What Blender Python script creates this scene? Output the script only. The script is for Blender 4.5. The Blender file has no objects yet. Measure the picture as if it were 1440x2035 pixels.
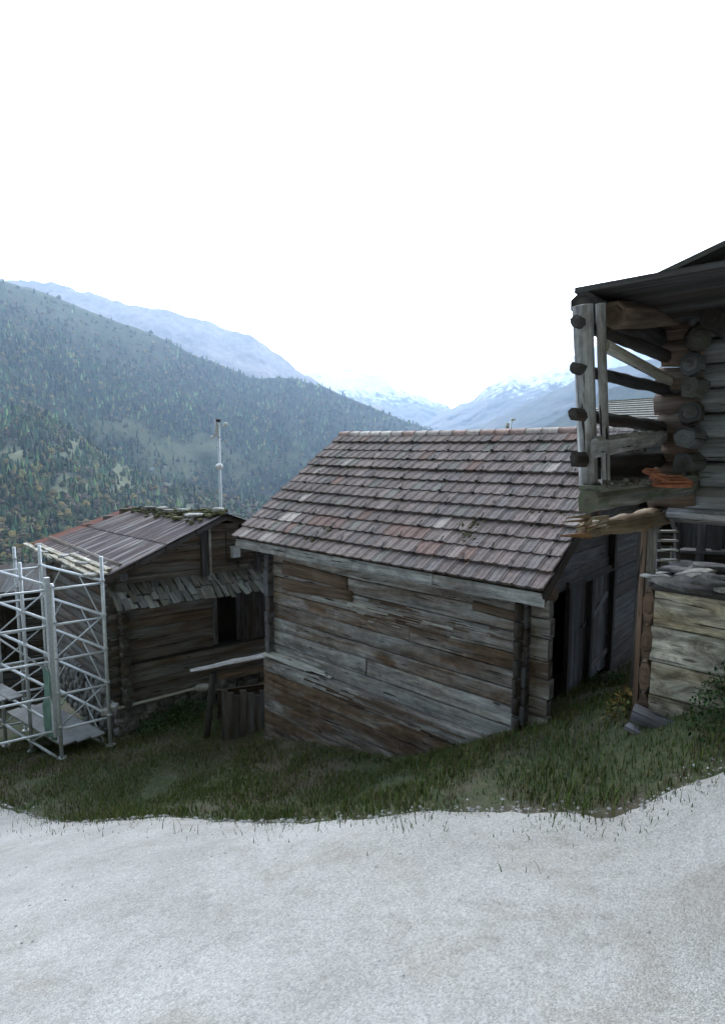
import bpy, math, random
import numpy as np
from mathutils import Vector, noise as mnoise
R = math.radians
random.seed(7); np.random.seed(7)
sc = bpy.context.scene
col = sc.collection

# ---------------------------------------------------------------- camera
F = 1159.0; TH = .1133                       # focal length in photo pixels, downward pitch
cam = bpy.data.objects.new('camera', bpy.data.cameras.new('camera'))
col.objects.link(cam)
cam.data.sensor_fit = 'HORIZONTAL'; cam.data.sensor_width = 36
cam.data.lens = F / 1440 * 36
cam.data.clip_start = .05; cam.data.clip_end = 60000
cam.location = (0, 0, 0); cam.rotation_euler = (math.pi / 2 - TH, 0, 0)
sc.camera = cam

# ---------------------------------------------------------------- light
SUN_EL, SUN_AZ = 38, -20                     # behind cloud, ahead and to the left
w = bpy.data.worlds.new('World'); sc.world = w; w.use_nodes = True
nt = w.node_tree; nt.nodes.clear()
def N(nt, t, **k):
    n = nt.nodes.new(t)
    for a, b in k.items():
        if a.startswith('i_'):
            n.inputs[int(a[2:]) if a[2:].isdigit() else a[2:]].default_value = b
        else: setattr(n, a, b)
    return n
out = N(nt, 'ShaderNodeOutputWorld')
sky = N(nt, 'ShaderNodeTexSky', sky_type='NISHITA', sun_disc=False, sun_elevation=R(SUN_EL), sun_rotation=R(SUN_AZ), altitude=1500)
b1 = N(nt, 'ShaderNodeBackground', i_1=.05)
nt.links.new(sky.outputs[0], b1.inputs[0])
tc = N(nt, 'ShaderNodeTexCoord')
nrm = N(nt, 'ShaderNodeVectorMath', operation='NORMALIZE'); nt.links.new(tc.outputs['Generated'], nrm.inputs[0])
sep = N(nt, 'ShaderNodeSeparateXYZ'); nt.links.new(nrm.outputs[0], sep.inputs[0])
dp = N(nt, 'ShaderNodeVectorMath', operation='DOT_PRODUCT'); nt.links.new(nrm.outputs[0], dp.inputs[0]); dp.inputs[1].default_value = Vector((.12, 1, .22)).normalized()
mr = N(nt, 'ShaderNodeMapRange', i_1=-1., i_2=1., i_3=0., i_4=1.); nt.links.new(dp.outputs['Value'], mr.inputs[0])
cr = N(nt, 'ShaderNodeValToRGB'); nt.links.new(mr.outputs[0], cr.inputs[0])
e = cr.color_ramp.elements
e[0].position = 0; e[0].color = (.31, .375, .47, 1)
e[1].position = 1; e[1].color = (4.2, 4.3, 4.4, 1)
for q_, c_ in ((.5, (.62, .72, .84)), (.8, (.95, 1.02, 1.1)), (.92, (1.7, 1.75, 1.8)), (.975, (3., 3.05, 3.1))): m_ = cr.color_ramp.elements.new(q_); m_.color = (*c_, 1)
cn = N(nt, 'ShaderNodeTexNoise', i_Scale=2.2, i_Detail=4.); nt.links.new(nrm.outputs[0], cn.inputs[0])
cm = N(nt, 'ShaderNodeMapRange', i_1=.3, i_2=.7, i_3=.9, i_4=1.1); nt.links.new(cn.outputs[0], cm.inputs[0])
b2 = N(nt, 'ShaderNodeBackground'); nt.links.new(cr.outputs[0], b2.inputs[0]); nt.links.new(cm.outputs[0], b2.inputs[1])
ad = N(nt, 'ShaderNodeAddShader'); nt.links.new(b1.outputs[0], ad.inputs[0]); nt.links.new(b2.outputs[0], ad.inputs[1])
nt.links.new(ad.outputs[0], out.inputs[0])
sl = bpy.data.lights.new('sun', 'SUN'); sl.energy = .6; sl.angle = R(18); sl.color = (1, .96, .9)
so = bpy.data.objects.new('sun', sl); col.objects.link(so)
_d = Vector((math.sin(R(SUN_AZ)) * math.cos(R(SUN_EL)), math.cos(R(SUN_AZ)) * math.cos(R(SUN_EL)), math.sin(R(SUN_EL))))
so.rotation_euler = _d.to_track_quat('Z', 'Y').to_euler()
sc.view_settings.view_transform = 'Standard'; sc.view_settings.look = 'None'
sc.view_settings.gamma = 1; sc.view_settings.exposure = .92
sc.render.engine = 'CYCLES'
sc.cycles.max_bounces = 5; sc.cycles.diffuse_bounces = 3; sc.cycles.volume_bounces = 1
sc.cycles.use_denoising = True

# ---------------------------------------------------------------- helpers
cT, sT = math.cos(TH), math.sin(TH)
def at(x, y, Y):
    u = (1017.5 - y) / F
    d = Vector(((x - 720) / F, cT + u * sT, -sT + u * cT))
    return d * (Y / d.y)
def pix(P):
    fw = P[1] * cT - P[2] * sT; up = P[1] * sT + P[2] * cT
    return 720 + F * P[0] / fw, 1017.5 - F * up / fw
E1 = Vector((-.7397, .6729, 0)); E2 = Vector((.6729, .7397, 0)); Z = Vector((0, 0, 1))
B0 = Vector((2.526, 7.861, 0))
def BP(u, v, z): return B0 + E1 * u + E2 * v + Z * z
rnd = random.random
def ru(a, b): return a + (b - a) * rnd()
def rt(bright=(0, 1), brown=(0, 1)): return (ru(*bright), ru(*brown), rnd(), 1)

class MB:
    def __init__(s): s.V = []; s.F = []; s.U = []; s.C = []; s.S = []
    def face(s, idx, uv, c, smooth=False): s.F.append(idx); s.U.extend(uv); s.C.extend([c] * len(idx)); s.S.append(smooth)
    def quad(s, a, b, c_, d, c=(.5, .5, .5, 1)):
        n = len(s.V); s.V += [tuple(a), tuple(b), tuple(c_), tuple(d)]
        l1 = (Vector(b) - Vector(a)).length; l2 = (Vector(d) - Vector(a)).length
        s.face((n, n + 1, n + 2, n + 3), [(0, 0), (l1, 0), (l1, l2), (0, l2)], c)
    def sweep(s, p0, p1, w_, h, up=Z, c=None, seg=1, jit=0., rr=.15, n=4, taper=(1, 1), sag=0., cap=.5):
        """a timber from p0 to p1, w_ wide and h high; n=4 square, more = rounded"""
        p0 = Vector(p0); p1 = Vector(p1); d = p1 - p0; L = d.length; d = d.normalized(); up = Vector(up)
        side = d.cross(up)
        if side.length < 1e-4: side = d.cross(Vector((1, 0, 0)))
        side.normalize(); up2 = side.cross(d).normalized()
        c = c or rt()
        if n == 4: prof = [(-.5, -.5), (.5, -.5), (.5, .5), (-.5, .5)]
        elif n == 5:
            cx, cy = .012 / w_, .012 / h; prof = [(-.5 + cx, -.5), (.5 - cx, -.5), (.5, -.5 + cy), (.5, .5 - cy), (.5 - cx, .5), (-.5 + cx, .5), (-.5, .5 - cy), (-.5, -.5 + cy)]
        else:
            prof = []
            ex = 2 + 4 * (1 - min(1, rr * 2))
            for k in range(n):
                a = 2 * math.pi * (k + .5) / n
                ca, sa = math.cos(a), math.sin(a)
                r_ = (abs(ca) ** ex + abs(sa) ** ex) ** (-1 / ex) * .5
                prof.append((ca * r_, sa * r_))
        m = len(prof); base = len(s.V); ph = rnd() * 50
        pj = [1 + ru(-jit, jit) * (.4 if n == 5 else 1) for _ in range(m)]
        for i in range(seg + 1):
            t = i / seg; tp = taper[0] + (taper[1] - taper[0]) * t
            ctr = p0 + d * (L * t) - Z * (sag * 4 * t * (1 - t))
            if jit: ctr = ctr + side * (w_ * jit * .25 * mnoise.noise(Vector((ph, t * L * 1.3, 0)))) + up2 * (h * jit * .25 * mnoise.noise(Vector((0, ph, t * L * 1.3))))
            for k, (a, b) in enumerate(prof):
                q = tp * (pj[k] + (jit * mnoise.noise(Vector((t * L * 3 + ph, k * 3.1, 0))) if jit else 0))
                s.V.append(tuple(ctr + side * (a * w_ * q) + up2 * (b * h * q)))
        per = [0]
        for k in range(m):
            a, b = prof[k], prof[(k + 1) % m]
            per.append(per[-1] + math.hypot((a[0] - b[0]) * w_, (a[1] - b[1]) * h))
        for i in range(seg):
            for k in range(m):
                k2 = (k + 1) % m; a = base + i * m
                u0, u1 = L * i / seg, L * (i + 1) / seg
                s.face((a + k, a + k2, a + m + k2, a + m + k), [(u0, per[k]), (u0, per[k + 1]), (u1, per[k + 1]), (u1, per[k])], c, n > 6)
        cc = (c[0] * cap * 1.2, c[1], c[2], 1)
        for e_, fl in ((base, 1), (base + seg * m, 0)):
            ci = len(s.V); ctr = sum((Vector(s.V[e_ + k]) for k in range(m)), Vector()) / m; s.V.append(tuple(ctr + d * (-.012 if fl else .012) * min(1, w_ * 5)))
            for k in range(m):
                k2 = (k + 1) % m; r1 = math.hypot(prof[k][0] * w_, prof[k][1] * h); r2 = math.hypot(prof[k2][0] * w_, prof[k2][1] * h)
                f_ = (e_ + k, e_ + k2, ci); u_ = [(k * .05, r1), (k * .05 + .05, r2), (k * .05, 0)]
                if fl: f_ = f_[::-1]; u_ = u_[::-1]
                s.face(f_, u_, cc)
    def tube(s, p0, p1, r, c=(.5, .5, .5, 1), n=8): s.sweep(p0, p1, 2 * r, 2 * r, up=(.01, .02, 1) if abs((Vector(p1) - Vector(p0)).normalized().z) < .99 else (1, .02, 0), c=c, n=n, rr=.5)
    def slab(s, ctr, lx, ly, h, rz=0, tilt=(0, 0), c=None, n=9, rough=.18):
        """an irregular flat stone"""
        c = c or rt(); ctr = Vector(ctr); base = len(s.V); ca, sa = math.cos(rz), math.sin(rz)
        rs = [1 + ru(-rough, rough) for _ in range(n)]
        for lv, (zz, q) in enumerate(((-.5, .9), (-.25, 1.), (.3, .98), (.5, .86))):
            for k in range(n):
                a = 2 * math.pi * k / n; ex = 4
                r_ = (abs(math.cos(a)) ** ex + abs(math.sin(a)) ** ex) ** (-1 / ex) * .5 * rs[k] * q * (1 + ru(-.03, .03))
                x, y = math.cos(a) * r_ * lx, math.sin(a) * r_ * ly
                z = zz * h * (1 + ru(-.15, .15)) + x * tilt[0] + y * tilt[1]
                s.V.append(tuple(ctr + Vector((x * ca - y * sa, x * sa + y * ca, z))))
        for lv in range(3):
            for k in range(n):
                a = base + lv * n; k2 = (k + 1) % n
                s.face((a + k, a + k2, a + n + k2, a + n + k), [(k, lv * .1), (k + 1, lv * .1), (k + 1, lv * .1 + .1), (k, lv * .1 + .1)], c)
        s.face(tuple(base + k for k in range(n))[::-1], [(0, 0)] * n, c)
        a = base + 3 * n
        s.face(tuple(a + k for k in range(n)), [(s.V[a + k][0], s.V[a + k][1]) for k in range(n)], c)
    def build(s, name, mat, parent=None):
        me = bpy.data.meshes.new(name); me.from_pydata(s.V, [], s.F)
        uv = me.uv_layers.new(name='UVMap'); uv.data.foreach_set('uv', np.array(s.U, dtype=np.float32).ravel())
        ca = me.color_attributes.new('tint', 'FLOAT_COLOR', 'CORNER'); ca.data.foreach_set('color', np.array(s.C, dtype=np.float32).ravel())
        me.polygons.foreach_set('use_smooth', s.S)
        me.materials.append(mat); me.update()
        o = bpy.data.objects.new(name, me); col.objects.link(o)
        if parent: link_child(o, parent)
        return o
def link_child(o, parent):
    o.parent = parent
    root = parent
    off = Vector((0, 0, 0))
    while root: off += root.location; root = root.parent
    o.matrix_parent_inverse.identity()
    o.location = -off
def tag(o, label=None, cat=None, group=None, kind=None):
    if label: o['label'] = label
    if cat: o['category'] = cat
    if group: o['group'] = group
    if kind or cat: o['kind'] = kind or 'thing'
    return o
def thing(name, loc, label, cat, group=None):
    o = bpy.data.objects.new(name, None); col.objects.link(o); o.location = loc; o.empty_display_size = .2
    return tag(o, label, cat, group)

# ---------------------------------------------------------------- materials
def mat(name):
    m = bpy.data.materials.new(name); m.use_nodes = True; nt = m.node_tree; nt.nodes.clear()
    o = N(nt, 'ShaderNodeOutputMaterial'); p = N(nt, 'ShaderNodeBsdfPrincipled')
    nt.links.new(p.outputs[0], o.inputs[0]); return m, nt, p
def ramp(nt, src, stops):
    r = N(nt, 'ShaderNodeValToRGB'); nt.links.new(src, r.inputs[0]); el = r.color_ramp.elements
    while len(el) > 1: el.remove(el[-1])
    el[0].position = stops[0][0]; el[0].color = (*stops[0][1], 1)
    for p_, c in stops[1:]: k = el.new(p_); k.color = (*c, 1)
    return r.outputs[0]
def mixc(nt, f, a, b, blend='MIX'):
    m = N(nt, 'ShaderNodeMix', data_type='RGBA', blend_type=blend)
    for s_, v in ((0, f), (6, a), (7, b)):
        if isinstance(v, (int, float)): m.inputs[s_].default_value = v
        elif isinstance(v, tuple): m.inputs[s_].default_value = (*v, 1)
        else: nt.links.new(v, m.inputs[s_])
    return m.outputs[2]
def math_(nt, op, a, b=0, clamp=False):
    m = N(nt, 'ShaderNodeMath', operation=op); m.use_clamp = clamp
    for i, v in enumerate((a, b)):
        if isinstance(v, (int, float)): m.inputs[i].default_value = v
        else: nt.links.new(v, m.inputs[i])
    return m.outputs[0]
def bump(nt, p, h, strength=.5, dist=.01):
    b = N(nt, 'ShaderNodeBump', i_Strength=strength, i_Distance=dist); nt.links.new(h, b.inputs['Height']); nt.links.new(b.outputs[0], p.inputs['Normal'])
def noise_(nt, vec, scale=1, detail=5, rough=.55, dist=0.):
    n = N(nt, 'ShaderNodeTexNoise', i_Scale=scale, i_Detail=detail, i_Roughness=rough, i_Distortion=dist); nt.links.new(vec, n.inputs[0]); return n.outputs[0]
def uvvec(nt, su, sv, seed):
    """UV stretched along the timber and shifted by its own seed"""
    tc = N(nt, 'ShaderNodeUVMap'); at_ = N(nt, 'ShaderNodeAttribute', attribute_name='tint')
    sp = N(nt, 'ShaderNodeSeparateColor'); nt.links.new(at_.outputs[0], sp.inputs[0])
    mp = N(nt, 'ShaderNodeVectorMath', operation='MULTIPLY'); nt.links.new(tc.outputs[0], mp.inputs[0]); mp.inputs[1].default_value = (su, sv, 1)
    cb = N(nt, 'ShaderNodeCombineXYZ'); sd = math_(nt, 'MULTIPLY', sp.outputs[2], seed)
    nt.links.new(sd, cb.inputs[0]); nt.links.new(sd, cb.inputs[1]); nt.links.new(sd, cb.inputs[2])
    ad = N(nt, 'ShaderNodeVectorMath', operation='ADD'); nt.links.new(mp.outputs[0], ad.inputs[0]); nt.links.new(cb.outputs[0], ad.inputs[1])
    return ad.outputs[0], sp
def wood(name, silver=(.27, .27, .265), brown=(.15, .095, .06), dark=(.035, .03, .028), green=0., gain=1., b_=.8, blotch=0.):
    m, nt, p = mat(name)
    v1, sp = uvvec(nt, .6, 2.4, 91); v2, _ = uvvec(nt, 2.2, 55, 57); v3, _ = uvvec(nt, .45, 8, 33)
    patch = noise_(nt, v1, 1, 6, .62, .8); grain = noise_(nt, v2, 1, 5, .7); streak = noise_(nt, v3, 1.6, 5, .65)
    f = math_(nt, 'ADD', math_(nt, 'MULTIPLY', math_(nt, 'SUBTRACT', patch, .5), 2.8), math_(nt, 'MULTIPLY', sp.outputs[1], 1.05), True)
    base = mixc(nt, f, silver, brown)
    base = mixc(nt, 1., base, ramp(nt, grain, [(.25, (.6, .6, .6)), (.5, (.95, .95, .95)), (.75, (1.2, 1.2, 1.2))]), 'MULTIPLY')
    base = mixc(nt, 1., base, ramp(nt, streak, [(.3, (.55, .56, .58)), (.5, (1, 1, 1)), (.7, (1.5, 1.48, 1.44))]), 'MULTIPLY')
    vk, _ = uvvec(nt, 1.1, 4., 71); kn = N(nt, 'ShaderNodeTexVoronoi', i_Scale=1.); nt.links.new(vk, kn.inputs['Vector'])
    base = mixc(nt, ramp(nt, kn.outputs['Distance'], [(.05, (.85, .85, .85)), (.11, (0, 0, 0))]), base, dark)
    crack = ramp(nt, noise_(nt, v3, 3.1, 3, .5, .3), [(.31, (1, 1, 1)), (.36, (0, 0, 0))])
    base = mixc(nt, crack, base, dark)
    br = N(nt, 'ShaderNodeMapRange', i_1=0., i_2=1., i_3=.5 * gain, i_4=1.3 * gain); nt.links.new(sp.outputs[0], br.inputs[0])
    base = mixc(nt, 1., base, br.outputs[0], 'MULTIPLY')
    if blotch:
        vb, _ = uvvec(nt, 3., 6., 19); q_ = ramp(nt, noise_(nt, vb, 1, 7, .72, .6), [(.38, (.38, .35, .33)), (.5, (.8, .78, .74)), (.62, (1.25, 1.25, 1.22))]); base = mixc(nt, blotch, base, mixc(nt, 1., base, q_, 'MULTIPLY'))
    if green:
        g = ramp(nt, noise_(nt, v1, 2.5, 6, .7), [(.5, (0, 0, 0)), (.62, (1, 1, 1))])
        g = math_(nt, 'MULTIPLY', g, green); base = mixc(nt, g, base, (.10, .115, .06))
    nt.links.new(base, p.inputs['Base Color']); p.inputs['Roughness'].default_value = .85; p.inputs['Specular IOR Level'].default_value = .25
    hh = math_(nt, 'ADD', grain, math_(nt, 'MULTIPLY', crack, -1.5)); bump(nt, p, hh, b_, .006)
    return m
def objnoise(nt, scale, detail=5, rough=.6, dist=0.):
    tc = N(nt, 'ShaderNodeTexCoord'); return noise_(nt, tc.outputs['Object'], scale, detail, rough, dist)
def simple(name, c1, c2, scale, rough=.85, bs=.4, bd=.01, metal=0., tintmix=0.):
    m, nt, p = mat(name); n_ = objnoise(nt, scale)
    c = ramp(nt, n_, [(.3, c1), (.7, c2)])
    if tintmix:
        at_ = N(nt, 'ShaderNodeAttribute', attribute_name='tint'); sp = N(nt, 'ShaderNodeSeparateColor'); nt.links.new(at_.outputs[0], sp.inputs[0])
        br = N(nt, 'ShaderNodeMapRange', i_1=0., i_2=1., i_3=1 - tintmix, i_4=1 + tintmix); nt.links.new(sp.outputs[0], br.inputs[0]); c = mixc(nt, 1., c, br.outputs[0], 'MULTIPLY')
    nt.links.new(c, p.inputs['Base Color']); p.inputs['Roughness'].default_value = rough; p.inputs['Metallic'].default_value = metal
    if bs: bump(nt, p, objnoise(nt, scale * 4), bs, bd)
    return m
M = {}
M['wall'] = wood('weathered_wood', blotch=.6, silver=(.42, .43, .44), brown=(.17, .115, .08), dark=(.02, .017, .015))
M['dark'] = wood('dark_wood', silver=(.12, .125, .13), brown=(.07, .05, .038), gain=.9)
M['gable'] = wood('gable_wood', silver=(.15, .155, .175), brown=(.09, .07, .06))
M['brownw'] = wood('brown_wood', silver=(.21, .16, .125), brown=(.135, .09, .062))
M['pale'] = wood('pale_wood', silver=(.42, .43, .41), brown=(.30, .25, .17))
M['log'] = wood('log_wood', silver=(.20, .215, .22), brown=(.10, .08, .062), green=.35, b_=1.)
M['lichen'] = wood('lichen_wood', silver=(.20, .20, .18), brown=(.09, .07, .05), green=.85)
M['shingle'] = wood('shingle_wood', silver=(.19, .20, .19), brown=(.11, .10, .085), green=.4)
M['yellow'] = wood('yellow_wood', silver=(.34, .29, .20), brown=(.22, .12, .06), dark=(.03, .02, .015))
M['bleached'] = wood('bleached_wood', silver=(.52, .50, .44), brown=(.36, .29, .18), dark=(.06, .05, .04), green=.3, blotch=1.)
M['stone'] = simple('stone', (.09, .09, .095), (.28, .275, .26), 9, bs=.8, bd=.02, tintmix=.4)
M['palestone'] = simple('pale_stone', (.22, .22, .215), (.50, .49, .46), 9, bs=.8, bd=.02, tintmix=.25)
M['galv'] = simple('galvanised_steel', (.50, .54, .57), (.68, .71, .73), 14, rough=.45, bs=.1, metal=.2, tintmix=.15)
M['deck'] = simple('worn_deck', (.20, .205, .205), (.36, .37, .37), 4, rough=.6, bs=.3, tintmix=.3)
M['white'] = simple('white_plastic', (.75, .77, .78), (.82, .83, .84), 8, rough=.4, bs=0)
M['black'] = simple('black_iron', (.015, .015, .017), (.04, .038, .036), 20, rough=.6, tintmix=.2)
M['moss'] = simple('moss', (.05, .06, .025), (.17, .16, .08), 18, rough=.95, bs=1, tintmix=.5)
# roof tile
def tilemat(name):
    m, nt, p = mat(name)
    at_ = N(nt, 'ShaderNodeAttribute', attribute_name='tint')
    n_ = objnoise(nt, 9, 6, .7); n2 = objnoise(nt, 45, 5, .7); n3 = objnoise(nt, 1.6, 5, .6)
    c = mixc(nt, 1., at_.outputs[0], ramp(nt, n_, [(.3, (.62, .62, .64)), (.55, (1, 1, 1)), (.75, (1.3, 1.28, 1.22))]), 'MULTIPLY')
    c = mixc(nt, 1., c, ramp(nt, n2, [(.3, (.7, .7, .7)), (.6, (1.1, 1.1, 1.1))]), 'MULTIPLY')
    g = ramp(nt, n_, [(.58, (0, 0, 0)), (.72, (1, 1, 1))]); g2 = ramp(nt, n3, [(.45, (0, 0, 0)), (.65, (.75, .75, .75))])
    c = mixc(nt, math_(nt, 'MULTIPLY', g, g2), c, (.20, .20, .16))
    nt.links.new(c, p.inputs['Base Color']); p.inputs['Roughness'].default_value = .72; p.inputs['Specular IOR Level'].default_value = .3
    bump(nt, p, n2, .5, .004); return m
M['tile'] = tilemat('clay_tile')
def rust():
    m, nt, p = mat('rusty_sheet')
    v1, sp = uvvec(nt, .5, 1.6, 41); v2, _ = uvvec(nt, .35, 9, 23)
    a = noise_(nt, v1, 1.3, 6, .65, .6); b = noise_(nt, v2, 1.2, 5, .6)
    c = ramp(nt, a, [(.28, (.075, .066, .075)), (.48, (.115, .095, .10)), (.62, (.15, .105, .095)), (.75, (.25, .21, .19))])
    c = mixc(nt, ramp(nt, b, [(.52, (0, 0, 0)), (.60, (1, 1, 1))]), c, (.36, .34, .33))
    c = mixc(nt, math_(nt, 'MULTIPLY', sp.outputs[1], 1., True), c, (.24, .10, .075))
    nt.links.new(c, p.inputs['Base Color']); p.inputs['Roughness'].default_value = .85; p.inputs['Specular IOR Level'].default_value = .2
    bump(nt, p, a, .4, .01); return m
M['rust'] = rust()
def groundmat():
    m, nt, p = mat('meadow_ground'); a = objnoise(nt, .5, 6, .65); b = objnoise(nt, 7, 6, .7); c_ = objnoise(nt, .004, 6, .6)
    c = ramp(nt, b, [(.3, (.028, .036, .014)), (.5, (.05, .065, .024)), (.7, (.10, .10, .05))])
    c = mixc(nt, ramp(nt, a, [(.48, (0, 0, 0)), (.62, (1, 1, 1))]), c, (.09, .072, .052))
    nt.links.new(c, p.inputs['Base Color']); p.inputs['Roughness'].default_value = .95; bump(nt, p, b, .8, .05); return m
M['ground'] = groundmat()
def concrete():
    m, nt, p = mat('pale_gravel'); a = objnoise(nt, .8, 7, .65); b = objnoise(nt, 40, 4, .7); v = objnoise(nt, 6, 6, .7)
    c = ramp(nt, a, [(.3, (.40, .385, .355)), (.5, (.49, .475, .445)), (.7, (.56, .545, .515))])
    c = mixc(nt, 1., c, ramp(nt, b, [(.3, (.82, .82, .82)), (.6, (1.04, 1.04, 1.04))]), 'MULTIPLY')
    c = mixc(nt, 1., c, ramp(nt, v, [(.3, (.84, .84, .83)), (.5, (1, 1, 1))]), 'MULTIPLY')
    tc_ = N(nt, 'ShaderNodeTexCoord'); vo = N(nt, 'ShaderNodeTexVoronoi', i_Scale=75.); nt.links.new(tc_.outputs['Object'], vo.inputs['Vector'])
    dt = ramp(nt, objnoise(nt, .9, 6, .7, .5), [(.5, (0, 0, 0)), (.68, (.55, .55, .55))]); c = mixc(nt, dt, c, (.30, .26, .21))
    c = mixc(nt, .75, c, mixc(nt, 1., c, ramp(nt, vo.outputs['Color'], [(.1, (.62, .61, .6)), (.5, (.9, .9, .89)), (.9, (1.15, 1.15, 1.14))]), 'MULTIPLY'))
    gv = math_(nt, 'MULTIPLY', vo.outputs['Distance'], -1.)
    nt.links.new(c, p.inputs['Base Color']); p.inputs['Roughness'].default_value = .95; bump(nt, p, gv, .8, .012); return m
M['concrete'] = concrete()
def mountain(name, low, mid, snow_lo, snow_hi, sc_=.0016):
    m, nt, p = mat(name)
    tc = N(nt, 'ShaderNodeTexCoord'); sp = N(nt, 'ShaderNodeSeparateXYZ'); nt.links.new(tc.outputs['Object'], sp.inputs[0])
    a = noise_(nt, tc.outputs['Object'], sc_, 8, .62, .5); b = noise_(nt, tc.outputs['Object'], sc_ * 7, 7, .7, .4)
    c = mixc(nt, ramp(nt, a, [(.4, (0, 0, 0)), (.6, (1, 1, 1))]), low, mid)
    c = mixc(nt, 1., c, ramp(nt, b, [(.3, (.55, .55, .57)), (.6, (1.2, 1.2, 1.2))]), 'MULTIPLY')
    h = N(nt, 'ShaderNodeMapRange', i_1=snow_lo, i_2=snow_hi, i_3=-.35, i_4=.75); nt.links.new(sp.outputs[2], h.inputs[0])
    s_ = math_(nt, 'ADD', h.outputs[0], math_(nt, 'MULTIPLY', math_(nt, 'SUBTRACT', b, .5), 1.9), True)
    c = mixc(nt, ramp(nt, s_, [(.35, (0, 0, 0)), (.6, (1, 1, 1))]), c, (.8, .82, .85))
    at_ = N(nt, 'ShaderNodeAttribute', attribute_name='meadow'); c = mixc(nt, at_.outputs['Fac'], c, ramp(nt, b, [(.3, (.085, .10, .04)), (.7, (.20, .20, .10))]))
    nt.links.new(c, p.inputs['Base Color']); p.inputs['Roughness'].default_value = .95; return m
M['slope'] = mountain('forest_slope', (.03, .042, .024), (.07, .075, .042), 1500, 3500, .003)
M['alp'] = mountain('alpine_ridge', (.24, .19, .17), (.33, .27, .25), 1100, 2600, .002)
M['peak'] = mountain('far_peaks', (.10, .10, .10), (.20, .185, .175), 150, 1100, .0012)
M['ridge'] = mountain('right_ridge', (.045, .055, .04), (.12, .10, .08), 700, 1500, .002)
def treemat():
    m, nt, p = mat('forest_foliage'); at_ = N(nt, 'ShaderNodeAttribute', attribute_name='tint')
    nt.links.new(at_.outputs[0], p.inputs['Base Color']); p.inputs['Roughness'].default_value = .95; p.inputs['Specular IOR Level'].default_value = .1; return m
M['tree'] = treemat()

# ---------------------------------------------------------------- terrain
def sstep(a, b, x): t = max(0, min(1, (x - a) / (b - a))); return t * t * (3 - 2 * t)
def tz(x, y):
    z = -2.83 + .132 * x - .198 * y
    k = max(0, 6.5 - y) / 6.5
    z += .55 * k * k * (1 if y > 0 else 1 + 0 * y)
    z += .75 * sstep(2.2, 4.2, x) * sstep(10.5, 6.2, y) * sstep(-6, 2, y)       # rise under the log barn
    z -= .9 * sstep(-1, -6, x) * sstep(2, 10, y)
    du, dv = (x - 2.526) * -.7397 + (y - 7.861) * .6729, (x - 2.526) * .6729 + (y - 7.861) * .7397
    z -= .85 * sstep(-.2, 3., du) * sstep(9.5, 6.5, du) * sstep(1.5, 0, dv) * sstep(-5.5, -1.2, dv)
    f = max(0, y - 26)
    z -= .42 * f * sstep(0, 30, f) if f < 700 else .42 * 700
    if f >= 700: z -= .02 * (f - 700)
    if y > 26: z += .198 * (y - 26)                                            # undo the plane past the brow
    z += .03 * mnoise.noise(Vector((x * .6, y * .6, 0))) + .015 * mnoise.noise(Vector((x * 2.3, y * 2.3, 5)))
    return z
def ground():
    xs = sorted(set([round(-16 + .35 * i, 2) for i in range(92)] + [s_ * (17 * 1.32 ** i) for i in range(24) for s_ in (-1, 1)]))
    ys = sorted(set([round(-8 + .35 * i, 2) for i in range(98)] + [27 * 1.22 ** i for i in range(31)] + [-12, -30, -100, -290]))
    V = [(x, y, tz(max(-300, min(300, x)) if abs(x) > 20 else x, y) if abs(x) <= 20 else tz(math.copysign(20, x), y) + (.132 if x > 0 else .25) * (min(abs(x), 150) - 20) * (1 if x > 0 else -1) ) for y in ys for x in xs]
    nx = len(xs)
    Fc = [(j * nx + i, j * nx + i + 1, (j + 1) * nx + i + 1, (j + 1) * nx + i) for j in range(len(ys) - 1) for i in range(nx - 1)]
    me = bpy.data.meshes.new('ground'); me.from_pydata(V, [], Fc); me.materials.append(M['ground']); me.polygons.foreach_set('use_smooth', [True] * len(Fc)); me.update()
    o = bpy.data.objects.new('ground', me); col.objects.link(o); tag(o, kind='structure')
ground()
# the pale lane the photographer stands on
def lane_y(x): return min(6.1 - .62 * x, 11) if x < 0 else max(3., 6.1 - .3 * x)
def lane():
    mb = MB(); xs = [-22 + .12 * i for i in range(250)]; ys = []
    rows = []
    for x in xs:
        y1 = lane_y(x) + .12 * mnoise.noise(Vector((x * .7, 3, 0))) + .12 * mnoise.noise(Vector((x * 2.3, 7, 0))) + .05 * mnoise.noise(Vector((x * 7, 9, 0)))
        y0 = y1 - 9.5
        rows.append([(x, y0 + (y1 - y0) * j / 44) for j in range(45)])
    n = 0
    for r in rows:
        for j, (x, y) in enumerate(r): mb.V.append((x, y, tz(x, y) + (.06 if j < 42 else .045 if j == 42 else .03 if j == 43 else -.02)))
    for i in range(len(rows) - 1):
        for j in range(44):
            a = i * 45 + j; mb.face((a, a + 45, a + 46, a + 1), [(0, 0)] * 4, (.5, .5, .5, 1), True)
    n = len(mb.V)
    for i, r in enumerate(rows): x, y = r[-1]; mb.V.append((x, y + .01, tz(x, y) - .3))
    for i in range(len(rows) - 1): mb.face((i * 45 + 44, (i + 1) * 45 + 44, n + i + 1, n + i), [(0, 0)] * 4, (.5, .5, .5, 1))
    tag(mb.build('path', M['concrete']), kind='structure')
lane()

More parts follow.
